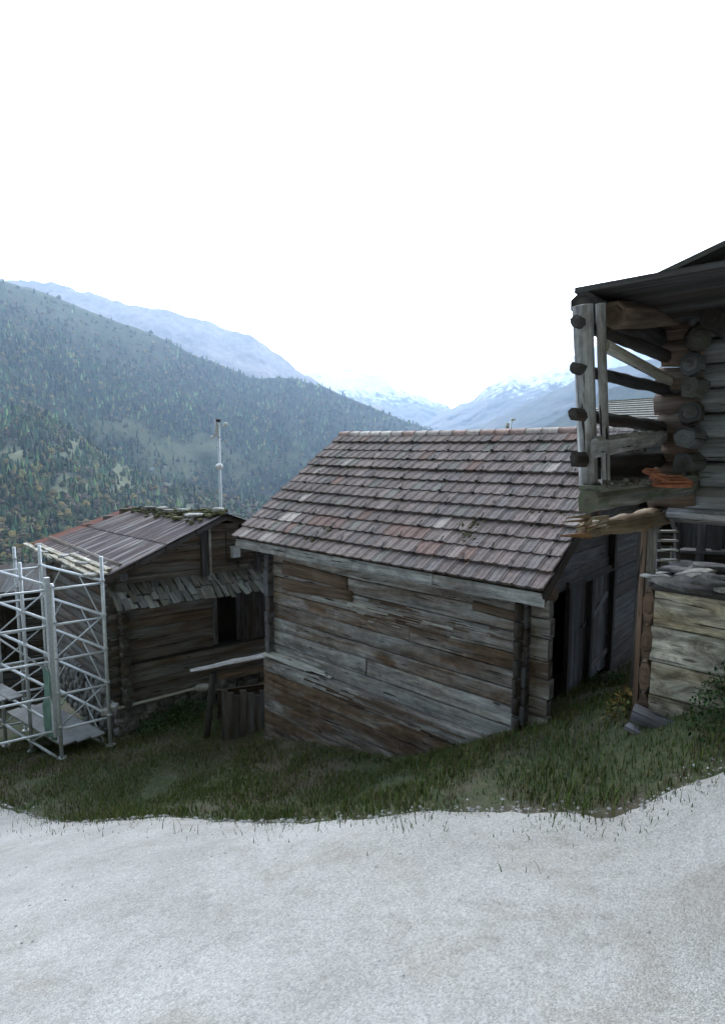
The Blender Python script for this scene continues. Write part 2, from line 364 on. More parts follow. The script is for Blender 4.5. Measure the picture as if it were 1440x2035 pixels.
# ---------------------------------------------------------------- mountains
def polyy(pts, x):
    if x <= pts[0][0]: return pts[0][1]
    for (a, b), (c, d) in zip(pts, pts[1:]):
        if x <= c: return b + (d - b) * (x - a) / (c - a)
    return pts[-1][1]
def slopemesh(name, mat_, ridge, x0, x1, step, base, Yb, Yr, amp, freq, rows=60, rough=1.5, back=.35, mead=None):
    """a mountain flank: ridge and foot in 3-D, the surface between them folded by noise, and a far side falling away"""
    cols = np.arange(x0, x1 + step, step); V = []
    for x in cols:
        t_ = (x - x0) / (x1 - x0)
        yr = polyy(ridge, x) + rough * 2 * mnoise.fractal(Vector((x * .035, 1.7, amp)), .9, 2.1, 4)
        pr_ = at(x, yr, Yr[0] + (Yr[1] - Yr[0]) * t_); pb = at(x, polyy(base, x), Yb[0] + (Yb[1] - Yb[0]) * t_)
        for j in range(rows + 1):
            t = j / rows; p = pb.lerp(pr_, t)
            q = Vector((p.x * freq, p.y * freq, p.z * freq * 1.3))
            g = mnoise.fractal(q, .8, 2.1, 5)
            rdg = abs(mnoise.noise(Vector((p.x * freq * .9 + p.z * freq * .25, t * .6, 9.3)))) * 1.4
            d = (g - rdg + .35) * amp * (1 - t ** 4)
            V.append((p.x, p.y - d, p.z + d * .15))
        for b_ in (1, 2): V.append((pr_.x * (1 + back * .3 * b_), pr_.y * (1 + back * .3 * b_), pr_.z - back * b_ * abs(pr_.y) * .12))
    nr = rows + 3
    Fc = [(i * nr + j, (i + 1) * nr + j, (i + 1) * nr + j + 1, i * nr + j + 1) for i in range(len(cols) - 1) for j in range(nr - 1)]
    me = bpy.data.meshes.new(name); me.from_pydata(V, [], Fc); me.materials.append(mat_)
    if mead: ma = me.attributes.new('meadow', 'FLOAT', 'POINT'); ma.data.foreach_set('value', [mead(*pix(v), v) for v in V])
    me.polygons.foreach_set('use_smooth', [True] * len(Fc)); me.update()
    o = bpy.data.objects.new(name, me); col.objects.link(o); tag(o, kind='structure')
    return np.array(V).reshape(len(cols), nr, 3)[:, :rows + 1]
spur = [(-700, 740), (-100, 795), (0, 812), (60, 812), (120, 835), (170, 872), (230, 918), (300, 952), (380, 972), (450, 985), (560, 1005), (700, 1060)]
left_ridge = [(-700, 400), (-350, 470), (0, 556), (100, 585), (173, 617), (215, 631), (312, 666), (389, 708), (444, 728), (500, 751), (580, 752), (642, 769), (713, 798), (811, 840), (869, 858), (930, 880)]
def fr(x, y, s_, k=0): return mnoise.fractal(Vector((x * s_, y * s_, k)), .9, 2, 4)
def mask1(x, y, p):
    rid = polyy(left_ridge, x); d = y - rid
    m = .97
    if x < 330: m = .25 + .75 * sstep(20, 120, d + 25 * fr(x, y, .02, 3))          # scrub near the top
    m *= 1 - .95 * mead1(x, y)
    if fr(x, y, .025, 21) > .5: m *= .3
    och = .2 + .35 * sstep(80, 250, d) * sstep(-.1, .4, fr(x, y, .01, 5)) + (.3 if d < 90 and x < 380 else 0)
    return m, och
def mead1(x, y, p=None):
    rid = polyy(left_ridge, x); d = y - rid
    meadow = sstep(.0, .25, fr(x, y, .016, 8) + .45 - abs((y - (850 + .22 * (x - 200))) / 55)) * sstep(120, 190, x) * sstep(520, 440, x)
    meadow2 = sstep(.1, .35, fr(x, y, .02, 11) + .35 - abs((y - 915) / 70)) * sstep(220, 300, x) * sstep(700, 560, x)
    scrub = .55 * sstep(110, 20, d + 25 * fr(x, y, .02, 3)) * sstep(420, 250, x)
    return max(.9 * meadow, .75 * meadow2, scrub)
def mead2(x, y, p=None): return .8 * sstep(.28, .42, fr(x, y, .018, 31)) + .5 * sstep(60, 0, abs(y - polyy(spur, x) - 25)) * sstep(60, 130, x) * sstep(330, 250, x)
def mask2(x, y, p):
    m = 1 if fr(x, y, .018, 31) < .34 else .15
    return m, .25 + .4 * sstep(900, 1040, y + 60 * fr(x, y, .015, 4))
G1 = slopemesh('hillside', M['slope'], left_ridge, -560, 920, 8, [(-700, 1330), (0, 1330), (500, 1200), (920, 905)], (600, 3900), (2500, 4700), 95, .0032, 70, 1.2, mead=mead1)
G2 = slopemesh('wooded_spur', M['slope'], spur, -560, 700, 9, [(-700, 1400), (700, 1240)], (800, 1000), (1900, 2300), 70, .004, 40, 2, mead=mead2)
slopemesh('snowy_ridge', M['alp'], [(-700, 520), (100, 560), (200, 590), (326, 617), (370, 628), (417, 640), (500, 670), (553, 702), (602, 742), (647, 767), (720, 810)], -500, 760, 6, [(-700, 880), (760, 880)], (4200, 6000), (6200, 7600), 160, .0018, 60, 3)
slopemesh('far_mountain', M['peak'], [(380, 770), (560, 755), (602, 744), (625, 738), (655, 740), (690, 728), (722, 742), (752, 742), (800, 768), (850, 792), (890, 810), (930, 845)], 380, 935, 5, [(380, 880), (935, 880)], (8200, 8600), (10800, 11500), 260, .0011, 50, 4)
slopemesh('far_mountain', M['peak'], [(820, 850), (890, 812), (940, 793), (965, 766), (1010, 745), (1060, 735), (1110, 716), (1150, 702), (1250, 668), (1350, 640), (1700, 560)], 820, 1700, 5, [(820, 872), (1700, 872)], (7400, 5200), (9600, 7400), 220, .0013, 50, 4)
slopemesh('hillside', M['ridge'], [(860, 880), (905, 858), (962, 843), (1040, 806), (1140, 758), (1200, 735), (1296, 713), (1500, 640), (1700, 600)], 860, 1700, 6, [(860, 885), (1700, 900)], (5400, 3200), (6800, 4300), 120, .002, 50, 2)
slopemesh('hillside', M['slope'], [(980, 890), (1073, 852), (1140, 812), (1200, 775), (1290, 745), (1500, 650), (1700, 600)], 980, 1700, 8, [(980, 900), (1700, 1100)], (3900, 1200), (4200, 2200), 70, .003, 50, 2)

def forest(name, G, N_, hgt, mask, Wpx=1440):
    """far woods: thousands of small crowns merged in one sheet"""
    c, r, _ = G.shape
    fw = G[..., 1] * cT - G[..., 2] * sT; px = 720 + F * G[..., 0] / fw; py = 1017.5 - F * (G[..., 1] * sT + G[..., 2] * cT) / fw
    area = np.abs((px[1:, :-1] - px[:-1, :-1]) * (py[:-1, 1:] - py[:-1, :-1]))
    area = np.where((px[:-1, :-1] < -260), area * .25, area) + 1e-6
    pr_ = (area / area.sum()).ravel(); idx = np.random.choice(len(pr_), N_, p=pr_)
    I, J = np.divmod(idx, r - 1); a, b = np.random.rand(N_, 1), np.random.rand(N_, 1)
    P = (G[I, J] * (1 - a) + G[I + 1, J] * a) * (1 - b) + (G[I, J + 1] * (1 - a) + G[I + 1, J + 1] * a) * b
    V = []; Fc = []; C = []
    for p in P:
        q = pix(p); keep, och = mask(q[0], q[1], p)
        if rnd() > keep: continue
        h = hgt * ru(.45, 1.35); n = len(V)
        conif = rnd() > och
        if conif:
            rr = h * ru(.19, .28); k = rnd(); s_ = random.choice((.45, .7, 1.1, 1.7, 2.3))
            g_ = .5 + .9 * fr(q[0], q[1], .03, 40)
            base = (.02 + .02 * k, .042 + .026 * k, .024 + .01 * k) if rnd() < .9 else (.11, .085, .04)
            if rnd() < g_ * .7: base = (.075 + .03 * k, .105 + .03 * k, .05)
            if rnd() < .1: base = (.06, .075, .035)
            s_ *= 1 + .8 * fr(q[0], q[1], .022, 77); base = (base[0] * s_, base[1] * s_ * 1.08, base[2] * s_)
            for lv, (z0, z1, q_) in enumerate(((0, .6, 1), (.38, 1., .62))):
                m = len(V)
                for i in range(5): an = i * 1.2566 + lv * .6 + k; V.append((p[0] + rr * q_ * math.cos(an), p[1] + rr * q_ * math.sin(an), p[2] + h * z0 + ru(-.05, .05) * h))
                V.append((p[0], p[1], p[2] + h * z1))
                for i in range(5): Fc.append((m + i, m + (i + 1) % 5, m + 5)); v_ = ru(.8, 1.2); C.append(tuple(x * v_ for x in base))
        else:
            h *= .62; rr = h * ru(.45, .6); k = rnd()
            base = (.15 + .06 * k, .12 + .04 * k, .055) if rnd() < .25 else ((.07, .085, .035) if rnd() < .6 else (.13, .10, .07))
            s_ = ru(.7, 1.5)
            m = len(V)
            for z0, q_ in ((.12, .7), (.5, 1.), (.85, .6)):
                for i in range(5): an = i * 1.2566 + z0 * 2; rj = rr * q_ * ru(.75, 1.25); V.append((p[0] + rj * math.cos(an), p[1] + rj * math.sin(an), p[2] + h * (z0 + ru(-.08, .08))))
            V.append((p[0], p[1], p[2] + h))
            for l_ in range(2):
                for i in range(5): Fc.append((m + l_ * 5 + i, m + l_ * 5 + (i + 1) % 5, m + l_ * 5 + 5 + (i + 1) % 5, m + l_ * 5 + 5 + i)); v_ = ru(.75, 1.25) * s_; C.append(tuple(x * v_ for x in base))
            for i in range(5): Fc.append((m + 10 + i, m + 10 + (i + 1) % 5, m + 15)); C.append(tuple(x * s_ for x in base))
    me = bpy.data.meshes.new(name); me.from_pydata(V, [], Fc)
    ca = me.color_attributes.new('tint', 'FLOAT_COLOR', 'CORNER'); arr = np.ones((len(me.loops), 4), np.float32)
    k = 0
    cnt = np.array([len(f) for f in Fc]); arr[:, :3] = np.repeat(np.array(C, np.float32), cnt, axis=0)
    ca.data.foreach_set('color', arr.ravel()); me.materials.append(M['tree']); me.update()
    o = bpy.data.objects.new(name, me); col.objects.link(o); return tag(o, kind='stuff')
forest('far_wood', G1, 40000, 29, mask1)
forest('spur_wood', G2, 16000, 25, mask2)

# far houses on the slope and in the valley
far_h = None
for i, (x, y, Gg, wd, cw, lb_) in enumerate(((306, 931, G1, 15, (.7, .7, .68, 1), 'tiny white walled house on the hillside meadow, right of its neighbour'), (268, 932, G1, 14, (.42, .25, .16, 1), 'tiny orange brown house on the hillside meadow, left of the white one'), (330, 926, G1, 12, (.55, .5, .44, 1), 'tiny grey house at the right end of the hillside meadow houses'), (852, 852, G1, 26, (.75, .75, .75, 1), 'tiny white house on the valley floor just above the tiled ridge'))):
    c_, r_, _ = Gg.shape; fl_ = Gg.reshape(-1, 3); fw2 = fl_[:, 1] * cT - fl_[:, 2] * sT
    dd = (720 + F * fl_[:, 0] / fw2 - x) ** 2 + (1017.5 - F * (fl_[:, 1] * sT + fl_[:, 2] * cT) / fw2 - y) ** 2; p = Vector(fl_[int(dd.argmin())])
    h_ = thing('house', p, lb_, 'house', 'small far houses in the valley'); q = MB(); z_ = p.z - 4
    q.sweep(p + Vector((-wd * .6, -12, -4)) + Z * 5, p + Vector((wd * .6, -12, -4)) + Z * 5, wd * .7, 12, c=cw); q.build('wall', M['tile'], h_)
    q = MB(); a_ = p + Vector((-wd * .68, -12, 7)); b_ = p + Vector((wd * .68, -12, 7)); rg = Z * wd * .28; s1_ = Vector((0, -wd * .42, 0))
    q.quad(a_ + s1_, b_ + s1_, b_ + rg, a_ + rg, (.2, .17, .15, 1)); q.quad(b_ - s1_, a_ - s1_, a_ + rg, b_ + rg, (.2, .17, .15, 1))
    for e_ in (a_, b_): n_ = len(q.V); q.V += [tuple(e_ + s1_), tuple(e_ - s1_), tuple(e_ + rg)]; q.face((n_, n_ + 1, n_ + 2), [(0, 0)] * 3, cw)
    q.build('roof', M['tile'], h_)

# ---------------------------------------------------------------- main barn (long wall and tiled roof)
ZE = -2.011; RUN = 3.41; RISE = 2.276; LEN = 7.235
SL = math.hypot(RUN, RISE); PIT = math.atan2(RISE, RUN)
barn = thing('log_barn', BP(3.2, 3.2, -5.2), 'large weathered log barn with a brown clay tile roof, in the middle of the photo', 'barn')
TW, TE = .226, SL / 12.1
PROF = [(0, .010), (.014, .026), (.042, .026), (.058, .007), (.095, .004), (.108, .009), (.132, .009), (.146, .004), (.19, .004), (.205, .015), (.226, .017)]
def tcol(u, k, n):
    r = rnd(); g = fr(u, k * .35, .9, n)
    base = np.array((.225, .18, .165)) * (1 + .3 * g) * ru(.82, 1.16)
    if r < .02: base = np.array((.42, .37, .34)) * ru(.85, 1.15)
    elif r < .04: base = np.array((.25, .16, .135)) * ru(.8, 1.1)
    elif r < .10: base = np.array((.21, .20, .18)) * ru(.85, 1.15)
    elif r < .26: base = np.array((.195, .17, .165)) * ru(.85, 1.15)
    elif r < .36: base = np.array((.29, .235, .215)) * ru(.85, 1.1)
    if n == 0 and ((k == 2 and 4.3 < u < 5.2) or (k == 2 and 2.4 < u < 3.6) or (k == 1 and 2.0 < u < 2.4)) and rnd() < .7: base = np.array((.235, .15, .13)) * ru(.8, 1.1)
    if n == 0 and 1.5 < k < 2.6 and 5.7 < u < 6.2: base = np.array((.55, .49, .44))
    return (*base, 1)
def tiles(sgn, seed):
    mb = MB(); n0 = int(LEN / TW)
    sd = Vector(E2) * sgn
    up = Vector((0, 0, 1)) * math.cos(PIT) - sd * math.sin(PIT)
    sl_ = sd * math.cos(PIT) + Z * math.sin(PIT)
    org = BP(0, 0, ZE) if sgn > 0 else BP(0, 2 * RUN, ZE)
    for k in range(12):
        wave = .012 * math.sin(k * 1.7)
        for i in range(n0 + 1):
            u0 = i * TW - .0 + (0 if k % 2 else -TW * .5) * 0
            if u0 > LEN - .02: continue
            o = org + E1 * u0 + sl_ * (k * TE - .03 + ru(-.006, .006)) + up * (.02 + ru(-.003, .004) - .03 * math.sin(math.pi * u0 / LEN) + wave)
            c = tcol(u0, k, seed); base = len(mb.V); m = len(PROF); rot = ru(-.012, .012)
            for j, (dl, lift) in enumerate(((0, .045), (.0, .066), (TE * .5, .05), (TE + .035, .018))):
                for (s_, h) in PROF:
                    hh = (h if j else h - .02) + lift
                    mb.V.append(tuple(o + E1 * (s_ + rot * dl) + sl_ * (dl + (ru(-.003, .003) if j < 2 else 0)) + up * hh))
            for j in range(3):
                for q in range(m - 1):
                    a = base + j * m + q
                    mb.face((a + 1, a, a + m, a + m + 1) if sgn > 0 else (a, a + 1, a + m + 1, a + m), [(0, 0)] * 4, c if j else tuple(x * .75 for x in c[:3]) + (1,))
    return mb
roof = tiles(1, 0)
roofb = tiles(-1, 3)
n = len(roof.V); roof.V += roofb.V; roof.F += [tuple(i + n for i in f) for f in roofb.F]; roof.U += roofb.U; roof.C += roofb.C; roof.S += roofb.S
# boarding under the tiles
def deckq(mb, sgn, lift, th, c):
    sd = E2 * sgn; up = Z * math.cos(PIT) - sd * math.sin(PIT); sl_ = sd * math.cos(PIT) + Z * math.sin(PIT)
    org = BP(.03, 0, ZE) if sgn > 0 else BP(.03, 2 * RUN, ZE); a = org + up * lift + sl_ * .02; L_ = LEN - .06; S_ = SL - .03
    mb.sweep(a + sl_ * S_ / 2, a + sl_ * S_ / 2 + E1 * L_, S_, th, up=up, c=c)
rt_o = roof.build('roof', M['tile'], barn)
dk = MB(); deckq(dk, 1, -.01, .04, (.3, .8, .3, 1)); deckq(dk, -1, -.01, .04, (.3, .8, .6, 1)); dk.build('roof_boarding', M['dark'], barn)
# ridge tiles
rc = MB(); nr = 21
for i in range(nr):
    u0 = LEN * i / nr; c = np.array((.46, .40, .36)) * ru(.75, 1.2) if rnd() < .65 else np.array((.38, .26, .22)) * ru(.8, 1.2)
    if 16 <= i <= 18: c = np.array((.62, .56, .50))
    c = (*c, 1); base = len(rc.V); m = 9
    for j, (du, q) in enumerate(((0, 1.0), (LEN / nr + .03, .88))):
        for k in range(m):
            a = math.pi * (k / (m - 1)); p = BP(u0 + du, RUN, ZE + RISE + .0) + E2 * (math.cos(a) * .13 * q) + Z * (math.sin(a) * .10 * q + .012 - .03 * math.sin(math.pi * u0 / LEN) + (-.02 if k in (0, m - 1) else 0))
            rc.V.append(tuple(p))
    for k in range(m - 1): rc.face((base + k, base + k + 1, base + m + k + 1, base + m + k), [(0, 0)] * 4, c, True)
    rc.face(tuple(base + k for k in range(m)), [(0, 0)] * m, tuple(x * .5 for x in c[:3]) + (1,))
rc_o = rc.build('ridge_cap', M['tile'], rt_o)
# snow guards: small dark iron hooks
upf = Z * math.cos(PIT) - E2 * math.sin(PIT); slf = E2 * math.cos(PIT) + Z * math.sin(PIT)
sg = MB(); sg.sweep((-.03, 0, 0), (.03, 0, 0), .018, .05, c=(.3, .5, .5, 1)); sg.sweep((0, .0, 0), (0, .12, .02), .02, .012, c=(.2, .5, .5, 1))
sgo = None
from mathutils import Matrix
rot3 = Matrix((E1, slf, upf)).transposed()
cnt = 0
for k in range(1, 12):
    off = ru(.2, .9)
    while off < LEN - .2 and cnt < 95:
        if sgo is None: o = sg.build('snow_guard', M['black'], rt_o); sgo = o
        else: o = sgo.copy(); col.objects.link(o); o.parent = rt_o
        p = BP(off, 0, ZE) + slf * (k * TE - .045) + upf * .085
        o.matrix_local = Matrix.Translation(p - Vector(barn.location) - Vector(rt_o.location)) @ rot3.to_4x4(); cnt += 1
        off += ru(.65, 1.05)
# moss and leaf litter caught in the courses
ms = MB()
for (uu, kk, nn) in ((6.9, 2.2, 14), (6.75, 1.8, 8), (4.75, 1.5, 26), (4.9, .8, 12), (1.75, 3.3, 22), (1.65, 2.6, 10), (.35, 5.2, 26), (.3, 4.6, 18), (.25, 5.8, 12), (.8, 4.4, 8), (6.4, 5.5, 6)):
    for _ in range(nn):
        p = BP(uu + random.gauss(0, .09), 0, ZE) + slf * (kk * TE + random.gauss(0, .12)) + upf * .055
        ms.slab(p, ru(.02, .06), ru(.02, .06), ru(.015, .04), ru(0, 3), c=rt(), n=6, rough=.35)
ms.build('moss', M['moss'], rt_o)['kind'] = 'stuff'
# fascia board below the eave
fa = MB(); 
for a, b in ((0.02, 1.9), (1.91, 3.7), (3.71, 5.5), (5.51, LEN - .02)):
    fa.sweep(BP(a, -.0 + ru(.01, .02), ZE - .125), BP(b, ru(.01, .02), ZE - .125), .03, .19, c=(.62, ru(.0, .2), rnd(), 1), seg=4, jit=.02)
fa.build('fascia_board', M['wall'], barn)
# verge boards on both gables
for uu in (.03, LEN - .03):
    for sgn in (1, -1):
        vg = MB(); sd = E2 * sgn; org = BP(uu, 0 if sgn > 0 else 2 * RUN, ZE - .10); vg.sweep(org, org + sd * RUN + Z * RISE, .03, .17, c=(.55, .7, rnd(), 1), seg=6, jit=.03); vg.build('verge_board', M['dark'], barn)
# purlin ends under the verge
for (v_, z_) in ((.33, ZE - .0), (1.85, ZE + 1.05), (RUN, ZE + RISE - .22), (2 * RUN - .33, ZE)):
    pu = MB(); pu.sweep(BP(.0, v_, z_ - .1), BP(LEN - .0, v_, z_ - .1), .17, .19, c=(.8, .8, rnd(), 1), seg=3, jit=.04, n=8, rr=.1); pu.build('purlin', M['brownw'], barn)
# long wall of squared logs
zs = [-2.22]; hs = [.30, .30, .34, .27, .30, .27, .33, .31, .30, .33, .30, .30, .3, .3, .3]
def rowt(k): return (ru(.4, .9), (.35, .5, .55, .9, .8, .5, .3, .15, .35, .8, .5, .4, .4, .4, .4)[k] * ru(.7, 1), rnd(), 1)
def longwall(v0, flip=1):
    mb = MB(); z = -2.18
    for k, h in enumerate(hs):
        if z - h < -6.3: break
        L_ = [(.06 + ru(-.03, .03), 6.46 + ru(-.04, .04))]
        if k in (3, 6): x_ = ru(2.5, 4.4); L_ = [(L_[0][0], x_), (x_ + .012, L_[0][1])]
        for a, b in L_: mb.sweep(BP(a, v0 + ru(-.012, .012), z - h / 2), BP(b, v0 + ru(-.012, .012), z - h / 2), .15, h - .02, c=rowt(k), seg=18, jit=.06, n=5)
        z -= h
    return mb
fw_ = longwall(.375)
# splintered strips, a dark repair board, the long split scar across the upper wall
def onwall(x, y, v0=.29):   # pixel to a point of the wall's own plane
    d = at(x, y, 1.0); p0 = BP(0, v0, 0); t = (p0.dot(E2)) / d.dot(E2); return d * t
fw_o = fw_.build('wall', M['wall'], barn)
fix = MB()
fix.sweep(onwall(562, 1127), onwall(690, 1160), .07, .27, c=(.85, .55, .31, 1), seg=8, jit=.05, n=8, rr=.1, taper=(1.06, .9))
fix.sweep(onwall(562, 1160), onwall(700, 1185), .07, .24, c=(.75, .75, .77, 1), seg=8, jit=.06, n=8, rr=.1, taper=(1.04, .82))
fix.build('repair_timber', M['brownw'], barn)['label'] = 'short orange brown replacement logs'
fx = MB()
fx.sweep(onwall(940, 1203), onwall(1034, 1230), .05, .15, c=(.35, .5, .12, 1), seg=6, jit=.12, n=8); fx.build('repair_board', M['brownw'], barn); fx = MB()
def alongwall(x0, y0, x1, v0=.29):
    P = onwall(x0, y0, v0); lo, hi = -1., 8.
    for _ in range(40):
        m_ = (lo + hi) / 2
        if pix(BP(m_, v0, P.z))[0] > x1: lo = m_
        else: hi = m_
    return P, BP(m_, v0, P.z)
for i in range(26):
    t = rnd(); x0 = 690 + 300 * t + ru(-20, 20); y0 = 1196 + 70 * t + ru(-16, 22); a, b = alongwall(x0, y0, x0 + ru(18, 75), .297); fx.sweep(a, b, .02, ru(.02, .07), c=(ru(.1, .7), ru(.5, 1), rnd(), 1), seg=8, jit=.55, n=4, taper=(.6, .4))
fx.build('split_board', M['brownw'], barn); fx = MB()
for i in range(16):
    x0 = 590 + 260 * rnd(); y0 = 1352 + (x0 - 590) * .32 + ru(-8, 26); a, b = alongwall(x0, y0, x0 + ru(40, 120), .11); fx.sweep(a, b, .03, ru(.03, .08), c=(ru(.1, .8), ru(.3, 1), rnd(), 1), seg=8, jit=.5, n=4, taper=(.6, .4))
fx.build('split_board', M['brownw'], barn)
pl = MB()
for x0, y0, x1, h in ((690, 1200, 850, .10), (840, 1236, 1000, .09), (905, 1240, 1030, .10), (620, 1186, 700, .05)):
    a, b = alongwall(x0, y0, x1, .299); pl.sweep(a, b, .02, h, c=(ru(.65, .9), ru(0, .2), rnd(), 1), seg=18, jit=.3, n=6, taper=(.6, .5))
for i in range(18):
    t = rnd(); x0 = 680 + 300 * t + ru(-20, 20); y0 = 1192 + 72 * t + ru(-14, 26); a, b = alongwall(x0, y0, x0 + ru(15, 60), .302); pl.sweep(a, b, .015, ru(.015, .05), c=(ru(.5, 1), ru(0, .4), rnd(), 1), seg=6, jit=.5, n=4, taper=(.7, .3))
pl.build('bleached_sliver', M['pale'], barn)
# lower wall stands a little proud, with a splintered top edge and a broken ledge
lw = MB()
za = onwall(545, 1338, .24).z; zb = onwall(1030, 1440, .24).z
z = -4.56
for k in range(8):
    h = .30
    lw.sweep(BP(.5, .2, z - h / 2 + .02), BP(6.44, .2, z - h / 2 - .02), .16, h - .012, c=(ru(.4, .8), ru(.4, 1.), rnd(), 1), seg=16, jit=.09, n=5); z -= h
lw.build('lower_wall', M['wall'], barn)
ld = MB()
for j in range(6):
    a = 6.42 - j * .0 + ru(-.03, .03)
    ld.sweep(BP(a, .10 + j * .025, -4.52 + j * .012), BP(a - ru(.9, 2.2), .14 + j * .02, -4.52 - ru(.0, .05) + j * .01), .05, .022, c=(ru(.7, 1), ru(0, .3), rnd(), 1), seg=8, jit=.3)
ld.build('ledge_board', M['pale'], barn)
# end walls: rows of logs with their heads crossing the long wall
def endwall(uc, doorgap=None):
    mb = MB(); z = -2.03; k = 0
    while z > -5.0 + (-1.3 if uc > 3 else 0):
        h = .30 + .03 * math.sin(k * 2.1); segs = [(.17 + ru(-.02, .02), 6.6)]
        if doorgap and z - h / 2 < doorgap[2]: segs = [(segs[0][0], .45), (doorgap[1], 6.6)]
        for a, b in segs: mb.sweep(BP(uc, a, z - h / 2), BP(uc, b, z - h / 2), .15, h - .014, c=(ru(.3, .9), ru(0, .7), rnd(), 1), seg=8, jit=.04, n=5, cap=.6)
        z -= h; k += 1
    z = -2.03; k = 0
    while z < ZE + RISE - .1:      # gable triangle
        h = .26; inset = (z + h - ZE + .12) / math.tan(PIT)
        a, b = .05 + inset, 2 * RUN - .05 - inset
        if b - a > .2: mb.sweep(BP(uc, a, z + h / 2), BP(uc, b, z + h / 2), .10, h - .01, c=(ru(.3, .8), ru(0, .8), rnd(), 1), seg=5, jit=.04)
        z += h
    return mb
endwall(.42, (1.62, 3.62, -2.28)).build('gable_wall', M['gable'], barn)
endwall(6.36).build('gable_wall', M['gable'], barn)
bw = longwall(6.4); bw.build('wall', M['wall'], barn)
# timber uprights clamping the long wall near the right corner
ps = MB()
for i in range(8):
    z0 = -2.26 - i * .29; ps.sweep(BP(.47 + ru(-.01, .01), .16, z0 - .02), BP(.47, .17, z0 - .27), .13, .12, up=E2, c=(ru(.15, .5), ru(.5, 1), rnd(), 1), n=8, rr=.35, jit=.08, seg=3)
ps.build('corner_post', M['dark'], barn)
# door in the gable
dr = MB(); v_ = 1.66
while v_ < 3.55:
    ww = ru(.17, .24); ww = min(ww, 3.58 - v_)
    if ww < .05: break
    dr.sweep(BP(.40, v_ + ww / 2, -4.2), BP(.40, v_ + ww / 2, -2.32 + ru(-.02, .02)), ww - .012, .035, up=E1, c=(ru(.2, .7), ru(0, .7), rnd(), 1), seg=3, jit=.02); v_ += ww
do = dr.build('door', M['gable'], barn)
q = MB(); q.sweep(BP(.36, 2.65, -4.0), BP(.36, 3.52, -3.86), .10, .03, up=E1, c=(.8, .3, .2, 1)); q.build('brace', M['gable'], do); q = MB(); q.sweep(BP(.36, 2.7, -3.02), BP(.36, 3.4, -2.72), .09, .04, up=E1, c=(.9, .2, .5, 1)); q.build('brace', M['gable'], do)
q = MB(); q.sweep(BP(.34, 2.2, -3.1), BP(.34, 2.35, -3.06), .04, .05, up=E1, c=(.8, .5, .5, 1)); q.build('handle', M['black'], do)
q = MB(); 
q.sweep(BP(1.3, .5, -3.3), BP(1.3, 4.2, -3.3), .03, 2.6, c=(0, .8, .2, 1)); q.sweep(BP(.45, 1.2, -4.5), BP(1.3, 1.2, -4.5), 1.6, .05, c=(0, .8, .2, 1))  # near-black back panel and floor: the interior's shade put into their colour
for a in (1.60, 2.56, 3.62): q.sweep(BP(.33, a, -4.25), BP(.33, a, -2.2), .10, .08, up=E1, c=(ru(.1, .4), .6, rnd(), 1), seg=4, jit=.05)
q.sweep(BP(.33, 1.5, -2.24), BP(.33, 3.72, -2.24), .10, .12, c=(.3, .6, .6, 1), seg=4, jit=.06)
q.sweep(BP(.33, 3.45, -2.25), BP(.33, 3.45, -1.3), .10, .16, up=E1, c=(.0, .6, .1, 1))  # black upright standing in for the shadow of a post
q.build('door_frame', M['dark'], barn)
q = MB(); q.sweep(BP(.35, 1.55, -4.36), BP(.35, 6.5, -4.5), .3, .22, c=(.3, .6, .6, 1), seg=8, jit=.12, n=8); q.build('sill', M['dark'], barn)
# rubble footing
ft = MB()
def foot(mb, p0, p1, ztop, zbot, c=None):
    p0 = Vector(p0); p1 = Vector(p1); L_ = (p1 - p0).length; z = ztop; rz = math.atan2((p1 - p0).y, (p1 - p0).x)
    while z > zbot:
        h = ru(.16, .26); t = -.1
        while t < L_:
            ww = ru(.25, .55); q = p0.lerp(p1, (t + ww / 2) / L_); mb.slab((q.x + ru(-.02, .02), q.y + ru(-.02, .02), z - h / 2), ww * 1.06, ru(.4, .5), h * 1.08, rz + ru(-.06, .06), c=rt(), n=9, rough=.1); t += ww
        z -= h * .95
foot(ft, BP(.2, .42, 0), BP(6.5, .42, 0), -6.6, -7.2); foot(ft, BP(.45, .4, 0), BP(.45, 6.6, 0), -4.55, -5.3); foot(ft, BP(6.36, .4, 0), BP(6.36, 6.6, 0), -5.3, -7.2)
ft.build('footing', M['stone'], barn)

